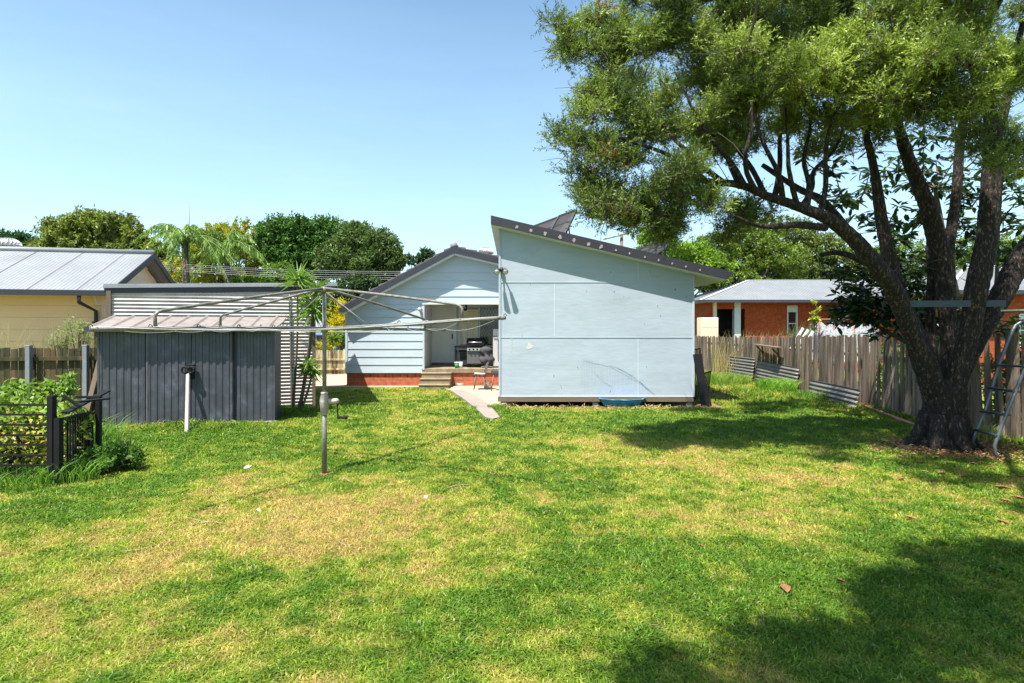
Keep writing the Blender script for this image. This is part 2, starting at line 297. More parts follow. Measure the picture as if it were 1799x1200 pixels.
def dirtmask(x, y):
    d = blob(x, y, 6.7, 8.7, 1.1, .8) * 1.3
    p = G(570, 832); d = np.maximum(d, blob(x, y, p[0], p[1], .12, .12))
    d = np.maximum(d, np.where((y > 12.95) & (y < 13.9) & (x > -.4) & (x < 4.9), np.clip((y - 12.95) * 2.2, 0, 1), 0))
    d = np.maximum(d, .95 * blob(x, y, 5.6, 15.4, .7, 1.3))
    for px, py, r_, a in ((1082, 860, .12, .5), (800, 862, .1, .7), (930, 775, .14, .3), (365, 915, .25, .45), (490, 905, .2, .5), (955, 1020, .1, .3), (1200, 930, .15, .3)):
        p = G(px, py); d = np.maximum(d, a * blob(x, y, p[0], p[1], r_, r_))
    return np.clip(d * (.7 + .7 * vnoise(x, y, .3, 9)), 0, 1)
def grasscol(dr, rnd):
    g0 = np.array([.085, .18, .017]); g1 = np.array([.185, .265, .024]); g2 = np.array([.33, .34, .055]); g3 = np.array([.42, .32, .105])
    t = np.clip(dr * 1.35, 0, 1)[:, None] ; a = np.where(t < .4, g0 + (g1 - g0) * (t / .4), np.where(t < .8, g1 + (g2 - g1) * ((t - .4) / .4), g2 + (g3 - g2) * ((t - .8) / .2)))
    return a * (.7 + .6 * rnd[:, None])
# base sheet to the horizon, and the yard's soil sheet just above it
mb = MB(); mb.add([(-1500, -60, -.06), (1500, -60, -.06), (1500, 2500, -.06), (-1500, 2500, -.06)], [(0, 1, 2, 3)])
mb.build('ground', M('far_field_ground', (.10, .12, .05), .95, .3, .2, 0), kind='structure')
xs = np.arange(-13, 13.01, .07); ys = np.arange(-3, 26.01, .07); X, Y = np.meshgrid(xs, ys); nx, ny = len(xs), len(ys)
xf, yf = X.ravel(), Y.ravel(); dr = dryness(xf, yf); dm = dirtmask(xf, yf)
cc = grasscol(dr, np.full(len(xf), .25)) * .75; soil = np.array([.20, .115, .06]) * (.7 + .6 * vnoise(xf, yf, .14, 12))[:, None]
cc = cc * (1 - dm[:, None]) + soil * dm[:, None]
idx = np.arange(nx * ny).reshape(ny, nx); fc = np.stack([idx[:-1, :-1], idx[:-1, 1:], idx[1:, 1:], idx[1:, :-1]], -1).reshape(-1, 4)
m_lawn = bpy.data.materials.new('lawn_thatch'); m_lawn.use_nodes = True; nt = m_lawn.node_tree; b = nt.nodes['Principled BSDF']; b.inputs['Roughness'].default_value = .95; b.inputs['Specular IOR Level'].default_value = .1
at = nt.nodes.new('ShaderNodeAttribute'); at.attribute_name = 'Col'; nz = nt.nodes.new('ShaderNodeTexNoise'); nz.inputs['Scale'].default_value = 45; nz.inputs['Detail'].default_value = 6
tcn = nt.nodes.new('ShaderNodeTexCoord'); lk(nt, tcn.outputs['Object'], nz.inputs['Vector'])
mr = nt.nodes.new('ShaderNodeMapRange'); mr.inputs[1].default_value = .3; mr.inputs[2].default_value = .7; mr.inputs[3].default_value = .6; mr.inputs[4].default_value = 1.4; lk(nt, nz.outputs['Fac'], mr.inputs[0])
vm = nt.nodes.new('ShaderNodeVectorMath'); vm.operation = 'SCALE'; lk(nt, at.outputs['Color'], vm.inputs[0]); lk(nt, mr.outputs[0], vm.inputs['Scale']); lk(nt, vm.outputs[0], b.inputs['Base Color'])
bp = nt.nodes.new('ShaderNodeBump'); bp.inputs['Strength'].default_value = .8; bp.inputs['Distance'].default_value = .02; lk(nt, nz.outputs['Fac'], bp.inputs['Height']); lk(nt, bp.outputs[0], b.inputs['Normal'])
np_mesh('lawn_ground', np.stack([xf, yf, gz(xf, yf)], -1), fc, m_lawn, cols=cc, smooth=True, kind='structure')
def slab(name, poly, z, mat, dep=.12):
    m = MB(); m.prism([(x, y, z - dep) for x, y in poly][::-1], (0, 0, dep)); return m.build(name, mat, kind='structure')
slab('concrete_patio', PATIO, .045, m_conc); slab('footpath', PATH, .052, m_path); slab('concrete_path', BACK, .05, m_conc)

# grass blades
def blades():
    N = 900000
    u = rng.random(N); y = 2.3 * (25 / 2.3) ** u            # density falls off with distance
    x = (rng.random(N) * 2 - 1) * (y * .98 + .5)
    ok = np.abs(x) < 12.5; tuft0 = vnoise(x, y, .2, 44)
    ok &= ~(x > 8.15) & ~((x < -7.6) & (y > 10.2)) & ~inpoly(x, y, PATIO) & ~inpoly(x, y, PATH) & ~inpoly(x, y, BACK) & ~inpoly(x, y, SHEDP)
    ok &= ~((x > -.28) & (x < 4.4) & (y > 13.12 + .1 * tuft0)) & ~((x > -5.3) & (x < 5) & (y > 17.2)) & ~((x < -4.6) & (y > 12.9) & (y < 16.6) & (x < -4.5 - (y - 12.8) * .33)) & ~((x < -4.4) & (y > 12.2) & (x < -4.5) & (y < 12.8 + (x + 4.5) * .33 + 9) & (y > 12.8 + (x + 4.5) * .33))
    dm = dirtmask(x, y); ok &= rng.random(N) > dm * 1.05
    x, y = x[ok], y[ok]; n = len(x); dr = dryness(x, y)
    tuft = vnoise(x, y, .22, 21); lush = np.clip(1 - dr * 2, 0, 1)
    edge = np.maximum.reduce([blob(x, y, -4.5, 12.9, 1.4, .5), blob(x, y, -6, 10.6, 1.8, .45), blob(x, y, 6.4, 15.5, 2.2, 2.0) * 1.1, np.exp(-np.abs(x - 8.0) / .25) * (y > 6), blob(x, y, -.5, 12.8, .5, .3), blob(x, y, -6.9, 7.3, .9, 1.4)])
    h = (.020 + .026 * rng.random(n) + .030 * tuft * lush) * (1 + .0 * y) * (1 + 2.6 * edge * rng.random(n)) * (1 + y * .02)
    wd = (.0022 + .0022 * rng.random(n)) * (.75 + .14 * y) * (1 + .9 * lush * tuft)
    a = rng.random(n) * 2 * np.pi; lean = rng.random(n) * 1.15 + .25; lean = np.where(rng.random(n) < .3 + .35 * dr, lean + .7, lean)
    dx, dy = np.cos(a), np.sin(a); b2 = rng.random(n) * np.pi; sx, sy = np.cos(b2) * wd, np.sin(b2) * wd
    base = np.stack([x, y, gz(x, y) - .004], -1); out = np.stack([dx, dy, np.zeros(n)], -1); s = np.stack([sx, sy, np.zeros(n)], -1)
    up = np.array([0, 0, 1.])
    mid = base + up * (h * .62)[:, None] + out * (h * .3 * lean)[:, None]
    tip = base + up * (h * (1.05 - .35 * np.minimum(lean, 1.9)))[:, None] + out * (h * .95 * lean)[:, None]
    V = np.stack([base - s * .8, base + s * .8, mid + s * .7, mid - s * .7, tip], 1).reshape(-1, 3)
    i = np.arange(n) * 5
    F4 = np.stack([i, i + 1, i + 2, i + 3], -1); F3 = np.stack([i + 3, i + 2, i + 4, i + 4], -1)
    F3 = np.concatenate([np.stack([i, i + 1, i + 2], -1), np.stack([i, i + 2, i + 3], -1), np.stack([i + 3, i + 2, i + 4], -1)])
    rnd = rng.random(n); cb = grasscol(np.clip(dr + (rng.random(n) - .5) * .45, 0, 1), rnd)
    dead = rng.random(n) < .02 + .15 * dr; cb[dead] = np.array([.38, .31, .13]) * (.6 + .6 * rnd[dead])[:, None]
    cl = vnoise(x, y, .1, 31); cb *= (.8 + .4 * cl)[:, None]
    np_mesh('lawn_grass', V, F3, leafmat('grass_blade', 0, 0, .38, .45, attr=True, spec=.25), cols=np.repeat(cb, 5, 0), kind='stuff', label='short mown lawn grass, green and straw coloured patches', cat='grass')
blades()

# ------------------------------------------------------------------ studio (blue skillion annex)
st = thing('backyard_studio', 'pale blue sheet-clad studio with dark skillion roof beside the patio', 'studio', (2, 13.5, 0))
xl, xr, yf_ = -.324, 4.32, 13.5; zb = .205
slope = lambda x: P(864, 394, 13.25).z + (x + .477) * (P(1280, 491, 13.25).z - P(864, 394, 13.25).z) / 5.51
mb = MB(); mb.hexa([(xl, yf_, zb), (xr, yf_, zb), (xr, 20.2, zb), (xl, 20.2, zb), (xl, yf_, slope(xl) - .03), (xr, yf_, slope(xr) - .03), (xr, 20.2, slope(xr) - .03), (xl, 20.2, slope(xl) - .03)])
mb.build('wall', m_blue, st)
# cover strips: thin light beads over the sheet joints
def bead(a, b, w=.018, t=.008, name='cover_strip', mat=None):
    m = MB(); a = Vector(a); b = Vector(b); m.bar(a + Vector((0, -t / 2, 0)), b + Vector((0, -t / 2, 0)), t, w, up=(0, 0, 1) if abs((b - a).z) < .1 else (1, 0, 0)); return m.build(name, mat or m_trim, st)
Y0 = yf_ - .001
def XZ(px, py, D=13.5): p = P(px, py, D); return p.x, p.z
for a, b in (((880, 496), (1218, 496)), ((880, 593), (1218, 593))):
    (x1, z1), (x2, z2) = XZ(*a), XZ(*b); bead((x1, Y0, z1), (x2, Y0, z2), .014, .008, mat=m_bluew)
for a, b in (((974, 498), (974, 591)), ((1121, 595), (1121, 696)), ((1121, 458), (1121, 494))):
    (x1, z1), (x2, z2) = XZ(*a), XZ(*b); bead((x1, Y0, z1), (x2, Y0, z2), .009, .004)
for px in (878, 1218):
    x, _ = XZ(px, 500); mb = MB(); mb.box(x - .022, x + .022, yf_ - .02, yf_ - .002, zb, slope(x) - .05); mb.build('corner_trim', m_blue if px == 878 else m_bluew, st)
mb = MB(); mb.box(xl + .03, xr - .03, yf_ - .012, yf_ - .003, zb - .0, zb + .02); mb.build('base_bead', m_trim, st)
mb = MB(); mb.box(xl - .02, xr - .03, yf_ - .03, yf_ + .06, .088, zb - .003); mb.build('bearer', m_woodh, st)
for px in (886, 1046, 1212):
    x = XZ(px, 700)[0]; mb = MB(); mb.box(x - .06, x + .06, yf_ + .0 if px > 900 else yf_ - .02, yf_ + .1, -.2, .073); mb.box(x - .075, x + .075, yf_ - .01, yf_ + .11, .06, .07); mb.build('stump', m_path, st, bevel=.006)
# roof
X0, X1 = -.50, 5.02; sl_ = (slope(5.02) - slope(-.5)) / 5.52; nrm = Vector((-sl_, 0, 1)).normalized()
mb = MB(); n = 60
def rs(x, dz=0): return slope(x) + dz
mb.hexa([(X0, 13.27, rs(X0, .155)), (X1, 13.27, rs(X1, .155)), (X1, 20.9, rs(X1, .155)), (X0, 20.9, rs(X0, .155)), (X0, 13.27, rs(X0, .185)), (X1, 13.27, rs(X1, .185)), (X1, 20.9, rs(X1, .185)), (X0, 20.9, rs(X0, .185))])
y = 13.5
while y < 20.8:
    mb.hexa([(X0, y, rs(X0, .186)), (X1, y, rs(X1, .186)), (X1, y + .05, rs(X1, .186)), (X0, y + .05, rs(X0, .186)), (X0, y, rs(X0, .21)), (X1, y, rs(X1, .21)), (X1, y + .05, rs(X1, .21)), (X0, y + .05, rs(X0, .21))]); y += .2
rf = mb.build('roof', m_navy, st)
mb = MB(); mb.hexa([(X0, 13.23, rs(X0, 0)), (X1, 13.23, rs(X1, 0)), (X1, 13.26, rs(X1, 0)), (X0, 13.26, rs(X0, 0)), (X0, 13.23, rs(X0, .2)), (X1, 13.23, rs(X1, .2)), (X1, 13.26, rs(X1, .2)), (X0, 13.26, rs(X0, .2))])
mb.hexa([(X0, 13.222, rs(X0, .0)), (X1, 13.222, rs(X1, .0)), (X1, 13.23, rs(X1, .0)), (X0, 13.23, rs(X0, .0)), (X0, 13.222, rs(X0, .015)), (X1, 13.222, rs(X1, .015)), (X1, 13.23, rs(X1, .015)), (X0, 13.23, rs(X0, .015))])
fa = mb.build('fascia', m_navy, st)
for i, px in enumerate((908, 933, 958, 984, 1008, 1034, 1056, 1082, 1106, 1133, 1157, 1181, 1205, 1230)):
    x = XZ(px, 400, 13.22)[0]; c = Vector((x, 13.221, rs(x, .065))); r0 = .05 if i < 7 else .028
    pts = [c + Vector((math.cos(k / 14 * 6.283) * r0 * random.uniform(.5, 1.1), 0, math.sin(k / 14 * 6.283) * r0 * random.uniform(.5, 1.3))) for k in range(14)]
    mb = MB(); mb.prism(pts, (0, .003, 0)); mb.build('screw_patch', m_scuff, fa)
mb = MB(); mb.hexa([(X0 + .005, 13.262, rs(X0, -.03)), (X1 - .03, 13.262, rs(X1, -.03)), (X1 - .03, 20.85, rs(X1, -.03)), (X0 + .005, 20.85, rs(X0, -.03)), (X0 + .005, 13.262, rs(X0, .153)), (X1 - .03, 13.262, rs(X1, .153)), (X1 - .03, 20.85, rs(X1, .153)), (X0 + .005, 20.85, rs(X0, .153))])
mb.build('soffit', m_white, st)
mb = MB(); mb.box(X1 - .02, X1 + .1, 13.21, 20.9, slope(X1) + .07, slope(X1) + .18); mb.build('gutter', m_navy, st)
# wall scars
def scar(px, py, w, h, a=0):
    mb = MB(); x, z = XZ(px, py); mb.add([(x - w, yf_ - .0025, z + h), (x + w, yf_ - .0025, z + h * .8), (x + w + a, yf_ - .0025, z - h), (x - w * .4 + a, yf_ - .0025, z - h * .9)], [(0, 3, 2, 1)]); mb.build('scratch', m_dark, st)
for t in ((973, 661, .006, .035), (1014, 647, .006, .045, .03), (985, 680, .005, .05, .02), (1072, 688, .008, .02), (1136, 645, .004, .03), (1030, 512, .004, .02), (1079, 513, .008, .02), (1096, 522, .003, .02), (1105, 523, .003, .02), (1155, 538, .004, .03), (1160, 555, .005, .03), (1132, 570, .004, .02), (1186, 509, .012, .02), (1206, 521, .010, .014), (1072, 478, .005, .03, .01), (1142, 478, .006, .03, .02), (888, 540, .006, .02), (917, 590, .003, .04), (944, 592, .003, .02), (932, 500, .004, .02), (958, 500, .003, .02)): scar(*t)
mb = MB(); m_plas = M('chipped_plaster', (.50, .49, .46), .8, .05, 9, 0)
x, z = XZ(931, 608); pts = [(x - .09, z - .06), (x - .03, z - .08), (x + .08, z - .03), (x + .07, z + .02), (x + .02, z + .04), (x - .01, z + .09), (x - .05, z + .07), (x - .05, z + .0)]
mb.prism([(a, yf_ - .003, b_) for a, b_ in pts], (0, .002, 0)); mb.build('bare_patch', m_plas, st)
mb = MB(); x, z = XZ(898, 606); mb.prism([(x - .03, yf_ - .003, z - .16), (x + .02, yf_ - .003, z - .17), (x + .035, yf_ - .003, z + .17), (x - .03, yf_ - .003, z + .16)], (0, .002, 0)); mb.build('filler_smear', M('filler_smear', (.40, .42, .41), .8, .15, 12, 0), st)
mb = MB(); m_sc = M('grey_scuff_stain', (.30, .347, .395), .8, .25, 20, 0)
for k in range(46):
    px = 1022 + k * 2.45 + random.uniform(-1, 1); top = 634 + max(0, (px - 1030)) * .36 + random.uniform(-4, 3); bot = min(694, 690 - random.random() * 12)
    x, z = XZ(px, top); x2, z2 = XZ(px + random.uniform(-.5, .5), bot); ww = random.uniform(.0015, .0035)
    mb.add([(x - ww, yf_ - .0022, z), (x + ww, yf_ - .0022, z), (x2 + ww * .4, yf_ - .0022, z2), (x2 - ww * .4, yf_ - .0022, z2)], [(0, 3, 2, 1)])
for (A, B_, c_) in (((1070, 642), (1144, 690), -8), ((1025, 634), (1150, 694), -12), ((1040, 650), (1075, 680), 3), ((1084, 646), (1150, 692), -3)):
    prev = None
    for i in range(17):
        t = i / 16; px = A[0] + (B_[0] - A[0]) * t; py = A[1] + (B_[1] - A[1]) * t + c_ * math.sin(math.pi * t) + random.uniform(-.8, .8); q = XZ(px, py)
        if prev: mb.add([(prev[0], yf_ - .0026, prev[1] - .008), (q[0], yf_ - .0026, q[1] - .008), (q[0], yf_ - .0026, q[1] + .008), (prev[0], yf_ - .0026, prev[1] + .006)], [(0, 1, 2, 3)])
        prev = q
mb.build('rub_mark', m_sc, st)
# floodlight on the studio's corner
fl = thing('floodlight', 'twin-headed outdoor floodlight on the upper left corner of the blue studio', 'light', P(881, 474, 13.46))
c = P(881, 474, 13.44); mb = MB(); mb.lathe(c, [(.04, -.04), (.05, -.02), (.05, .02), (.035, .06)], 12, axis='z'); mb.build('mount', m_dark, fl)
for s in (-1, 1):
    mb = MB(); cc_ = c + Vector((.085 * s, -.19, -.03)); mb.tube([c + Vector((0, -.01, 0)), c + Vector((.05 * s, -.09, .01)), cc_ + Vector((0, .02, 0))], .016, 8)
    d = Vector((.15 * s, -.75, -.5)).normalized(); mb.tube([cc_ - d * .07, cc_ - d * .02, cc_ + d * .05, cc_ + d * .09], [.028, .045, .06, .068], 14); h = mb.build('lamp_head', m_dark, fl)
    mb = MB(); mb.tube([cc_ + d * .0901, cc_ + d * .098], [.060, .055], 14); mb.build('lens', M('lamp_lens', (.6, .6, .5), .2, .05, 3, 0), h)
# paddling pool
pp = G(1098, 717); pl = MB(); cx, cy = pp[0] + 0, pp[1] + .42
def scal(r, z, ph=0): return [(cx + math.cos(a) * (r * .52 * (1 + .05 * math.cos(9 * a))), cy + math.sin(a) * (r * .40 * (1 + .05 * math.cos(9 * a))), z) for a in [k / 72 * 6.2832 for k in range(72)]]
rings = [(.80, .01), (.84, .02), (.96, .16), (.98, .185), (1.06, .19), (1.07, .175), (1.03, .165), (.93, .17), (.9, .15), (.78, .05), (.02, .05)]
vs = []; 
for r_, z_ in rings: vs += scal(r_, z_)
pl.add(vs, [(i * 72 + k, i * 72 + (k + 1) % 72, (i + 1) * 72 + (k + 1) % 72, (i + 1) * 72 + k) for i in range(len(rings) - 1) for k in range(72)] + [tuple(range(71, -1, -1))], 0, True)
pl.build('paddling_pool', m_poolb, label='blue plastic scalloped paddling pool pushed against the base of the studio', cat='paddling pool')
# solar panels standing above the studio's roof
def panel(name, q, label, legs=True):
    t = thing(name, label, 'solar panel', (q[2].x, q[2].y, slope(q[2].x) + .19), 'tilted solar panels above the roof')
    a, b_, c_, d_ = q; n_ = (b_ - a).cross(d_ - a).normalized() * .035
    mb = MB(); mb.hexa([a, b_, c_, d_, a + n_, b_ + n_, c_ + n_, d_ + n_]); mb.build('panel', m_solar, t)
    mb = MB()
    for u in (0, .33, .66, 1): mb.bar(a.lerp(d_, u) - n_ * .6, b_.lerp(c_, u) - n_ * .6, .03, .05)
    for u in (0, 1): mb.bar(a.lerp(b_, u) - n_ * .6, d_.lerp(c_, u) - n_ * .6, .03, .05)
    mb.build('frame', m_dark, t)
    for u in (.12, .88):
        mb = MB(); p0 = d_.lerp(c_, u); mb.bar(p0, (p0.x, p0.y, slope(p0.x) + .19), .04, .04, up=(0, 1, 0)); mb.build('rack', m_dark, t); mb = MB(); p1 = a.lerp(b_, u); mb.bar(p1.lerp(p0, .4), (p1.x + .01, p1.y + .2, slope(p1.x) + .19), .04, .04, up=(0, 1, 0)); mb.build('rack', m_dark, t)
panel('solar_panel', (P(983, 380, 19.6), P(1014, 369, 19.2), P(984, 432, 18.4), P(950, 440, 18.7)), 'solar panel on a tilted rack, the right and higher one above the studio roof')
panel('solar_panel', (P(930, 401, 20.2), P(981, 382, 19.7), P(948, 438, 18.8), P(900, 450, 19.2)), 'solar panel on a tilted rack, partly hidden behind the left half of the studio roof')
panel('solar_panel', (P(1115, 442, 19.9), P(1180, 415, 19.4), P(1170, 436, 18.6), P(1118, 470, 19.0)), 'solar panel on a low rack, rightmost, seen over the studio roof against the trees')

# ------------------------------------------------------------------ blue house
ho = thing('weatherboard_house', 'pale blue weatherboard house with dark tiled gable roof and brick base', 'house', (-1.8, 17.6, 0))
HYf = 17.6; hx0 = P(607, 600, HYf).x; z0 = .44
def hz(x, D=HYf):   # underside line of gable
    ax, az = P(797, 445, D).x, P(797, 445, D).z
    return az - (ax - x) * .535 if x < ax else az - (x - ax) * .235
def hxl(z): ax, az = P(797, 445, HYf).x, P(797, 445, HYf).z; return max(hx0, ax - (az - z) / .535)
def hxr(z): ax, az = P(797, 445, HYf).x, P(797, 445, HYf).z; return min(2.2, ax + (az - z) / .235)
ox0 = P(743, 600, HYf).x; oz1 = P(743, 535, HYf).z; bh = .2465
mb = MB(); z = z0; zt = hz(P(797, 445, HYf).x)
while z < zt - .02:
    z2 = min(z + bh, zt - .001)
    if z < oz1 - .02 and z2 > oz1: z2 = oz1
    xr0, xr1 = (ox0, ox0) if z < oz1 - .02 else (hxr(z), hxr(z2))
    xl0, xl1 = hxl(z), hxl(z2)
    yb, yt = HYf - .022, HYf - .004
    mb.add([(xl0, yb, z), (xr0, yb, z), (xr1, yt, z2), (xl1, yt, z2), (xl0, HYf, z), (xr0, HYf, z)], [(0, 1, 2, 3), (0, 4, 5, 1)])
    z = z2
mb.build('weatherboards', m_bluew, ho)
mb = MB(); mb.hexa([(hx0 + .01, HYf, z0), (ox0, HYf, z0), (ox0, HYf + .1, z0), (hx0 + .01, HYf + .1, z0), (hx0 + .01, HYf, oz1), (ox0, HYf, oz1), (ox0, HYf + .1, oz1), (hx0 + .01, HYf + .1, oz1)])
ax_ = P(797, 445, HYf).x; mb.prism([(hx0 + .01, HYf, oz1), (hx0 + .01, HYf, hz(hx0 + .01)), (ax_, HYf, hz(ax_)), (2.2, HYf, hz(2.2)), (2.2, HYf, oz1)], (0, .1, 0))
mb.box(hx0 + .01, hx0 + .11, HYf + .1, 26, z0, hz(hx0)); mb.box(2.1, 2.2, HYf + .1, 26, z0, hz(2.2)); mb.build('wall', m_bluew, ho)
mb = MB(); mb.box(hx0 - .0, hx0 + .07, HYf - .035, HYf - .001, z0, hz(hx0 + .02)); mb.build('corner_board', m_bluew, ho); mb = MB(); mb.box(ox0 - .005, ox0 + .05, HYf - .03, HYf - .001, z0 + .1, oz1); mb.build('corner_board', m_bluew, ho)
mb = MB(); mb.box(ox0 - .02, 2.2, HYf - .045, HYf - .024, oz1, oz1 + .035); mb.build('opening_trim', m_white, ho)
mb = MB(); mb.box(hx0 + .03, 2.2, HYf + .03, HYf + .14, 0, z0); mb.box(hx0 + .03, hx0 + .14, HYf + .14, 26, 0, z0); mb.build('brick_base', m_brick, ho, origin=None)
for px in (638, 651, 664, 677, 690, 703, 716, 729, 812, 822, 833, 843, 853):
    mb = MB(); x, z = XZ(px, 660, HYf + .03); mb.box(x - .008, x + .008, HYf + .024, HYf + .029, z - .05, z + .04); mb.build('weep_hole', m_black, ho)
mb = MB(); mb.box(ox0 - .03, 2.2, HYf - .02, 19.6, z0, .575); mb.build('verandah_floor', m_step, ho, bevel=.008)
mb = MB(); mb.box(ox0 + .003, ox0 + .02, HYf + .1, 19.5, .58, 3.0, 0); mb.box(ox0 + .0, 2.2, 19.5, 19.6, .575, 3.0); mb.build('verandah_wall', m_white, ho)
mb = MB(); mb.box(ox0, 2.2, HYf + .1, 19.5, oz1 + .08, oz1 + .12); mb.build('verandah_ceiling', m_white, ho)
for i in range(3):   # steps
    pass
mb = MB(); sx0, sx1 = P(737, 680, 16.9).x, P(789, 680, 16.9).x
for i in range(3): mb.box(sx0 - .0 * i, sx1, 16.75 + .28 * i, HYf + .02, .0 if i == 0 else .15 * i - .002, .15 * (i + 1) - .02)
for i in range(3): mb.box(sx0 - .02, sx1 + .02, 16.73 + .28 * i, 17.03 + .28 * i - .002, .15 * (i + 1) - .018, .15 * (i + 1) + .012)
mb.build('steps', m_step, ho, bevel=.006)
# door
dx0, dx1 = P(760, 600, 19.5).x, P(798, 600, 19.5).x
mb = MB(); mb.box(dx0, dx1, 19.44, 19.485, .62, 2.72); d = mb.build('door', m_white, ho)
mb = MB(); mb.box(dx0 + .10, dx1 - .10, 19.432, 19.438, .75, 2.6); mb.build('door_panel', m_white, d)
mb = MB(); mb.box(dx1 - .08, dx1 - .045, 19.405, 19.43, 1.45, 1.62); mb.lathe((dx1 - .062, 19.39, 1.52), [(.01, -.02), (.022, 0), (.01, .02)], 10, axis='y'); mb.build('handle', m_dark, d)
mb = MB(); mb.box(dx0 - .06, dx0, 19.42, 19.49, .58, 2.8); mb.box(dx1, dx1 + .09, 19.42, 19.49, .58, 2.8); mb.box(dx0, dx1, 19.42, 19.49, 2.725, 2.8); mb.build('door_frame', m_trim, ho)
mb = MB(); mb.box(dx0 + .0, dx1, 19.25, 19.43, .577, .64); mb.build('doorstep', m_wood, ho)
# sliding window and screen door
wx0, wx1, wx2 = P(806, 600, 19.5).x, P(841, 600, 19.5).x, P(900, 600, 19.5).x
zt_, zb_ = 2.5, P(806, 606, 19.5).z
mb = MB(); mb.box(wx0, wx2, 19.47, 19.485, zb_, zt_); wi = mb.build('window', m_glass, ho)
mb = MB(); n = 60
vs = []
for i in range(n + 1):
    x = wx0 + .05 + (wx1 - wx0 - .06) * i / n; dd = .018 * math.sin(i * .9) + .01 * math.sin(i * 2.3); vs += [(x, 19.445 + dd, zb_ + .02), (x, 19.445 + dd * .6, zt_ - .03)]
mb.add(vs, [(2 * i, 2 * i + 2, 2 * i + 3, 2 * i + 1) for i in range(n)], 0, True); mb.build('curtain', m_curt, wi)
mb = MB()
for x in (wx0, wx1, wx2 - .05): mb.box(x - .0, x + .05, 19.40, 19.465, zb_ - .03, zt_ + .05)
mb.box(wx0, wx2, 19.40, 19.465, zt_ + .051, zt_ + .10); mb.box(wx0, wx2, 19.395, 19.465, zb_ - .08, zb_ - .031); mb.build('frame', m_trim, wi)
mb = MB(); x = wx1 + .06
while x < wx2 - .06:
    for s in (-1, 1):
        z = zb_ - .4
    x += .09
for k in range(-14, 20):
    for s in (-1, 1):
        xa = wx1 + .06 + k * .1; za = zb_; L = zt_ - zb_; xb = xa + s * L * .62
        t0, t1 = 0, 1; lo, hi = wx1 + .06, wx2 - .06
        dxx = xb - xa
        ta, tb = sorted(((lo - xa) / dxx, (hi - xa) / dxx)); t0, t1 = max(0, ta), min(1, tb)
        if t1 > t0: mb.bar((xa + dxx * t0, 19.43, za + L * t0), (xa + dxx * t1, 19.43, za + L * t1), .008, .012)
mb.build('security_grille', M('grille_metal', (.22, .21, .19), .5, .1, 5, 0), wi)
mb = MB(); mb.box(wx0 + .0, wx2, 19.44, 19.49, 1.0, 1.16); mb.build('lower_vent', m_dark, ho)
mb = MB(); mb.box(wx0 + .05, wx1 + .1, 19.43, 19.49, .74, .98); mb.build('hopper_window', M('dim_louvre', (.10, .09, .06), .5, .2, 5, 0), ho)
# roof
rt = thing  # alias unused
D0 = 17.28
def rz(x): ax, az = P(797, 438, D0).x, P(797, 434, D0).z; return az - (ax - x) * .535 if x < ax else az - (x - ax) * .235
ax = P(797, 438, D0).x; exl = P(600, 529, D0).x
mb = MB()
def course(xa, xb, lift):
    za, zc = rz(xa), rz(xb); mb.hexa([(xa, D0 + .02, za + .012), (xb, D0 + .02, zc + .012), (xb, 26, zc + .012), (xa, 26, za + .012), (xa, D0 + .02, za + lift[0]), (xb, D0 + .02, zc + lift[1]), (xb, 26, zc + lift[1]), (xa, 26, za + lift[0])])
n = 12
for i in range(n): xa = exl + (ax - exl) * i / n; course(xa - .02, exl + (ax - exl) * (i + 1) / n - .001 if i == n - 1 else exl + (ax - exl) * (i + 1) / n + .0, (.085, .03))
n = 12
for i in range(n): xa = ax + 4.2 * i / n; course(xa + .001, ax + 4.2 * (i + 1) / n, (.03, .075))
rf = mb.build('roof', M('dark_roof_tile', (.12, .11, .11), .8, .2, 5, .3, 40), ho)
mb = MB(); y = D0 + .0
while y < 25.8:
    mb.tube([(ax, y, rz(ax) + .05), (ax, y + .4, rz(ax) + .07)], [.11, .10], 10); y += .36
mb.build('ridge_cap', M('grey_ridge_tile', (.2, .2, .21), .8, .2, 5, .3, 40), rf)
for s, (xa, xb) in enumerate(((exl, ax), (ax, 2.5))):
    mb = MB(); za, zc = rz(xa), rz(xb); t = .185; mb.hexa([(xa, D0 - .03, za - t), (xb, D0 - .03, zc - t), (xb, D0 + .0, zc - t), (xa, D0 + .0, za - t), (xa, D0 - .03, za + .01), (xb, D0 - .03, zc + .01), (xb, D0 + .0, zc + .01), (xa, D0 + .0, za + .01)])
    mb.build('barge_board', m_navy, ho)
    mb = MB(); mb.hexa([(xa + .02, D0 + .003, za - t - .045), (xb, D0 + .003, zc - t - .045), (xb, HYf + .05, zc - t - .045), (xa + .02, HYf + .05, za - t - .045), (xa + .02, D0 + .003, za - .02), (xb, D0 + .003, zc - .02), (xb, HYf + .05, zc - .02), (xa + .02, HYf + .05, za - .02)]); mb.build('eave_lining', m_trim, ho)
mb = MB(); mb.box(exl - .08, exl + .01, D0 - .02, 26, rz(exl) - .15, rz(exl) - .02); mb.build('gutter', m_navy, ho)
x, z = XZ(692, 497, HYf - .03); mb = MB(); mb.lathe((x, HYf - .03, z), [(.05, -.012), (.05, .0), (.03, .02)], 12, axis='y'); mb.build('wall_vent', m_rustiron, ho)
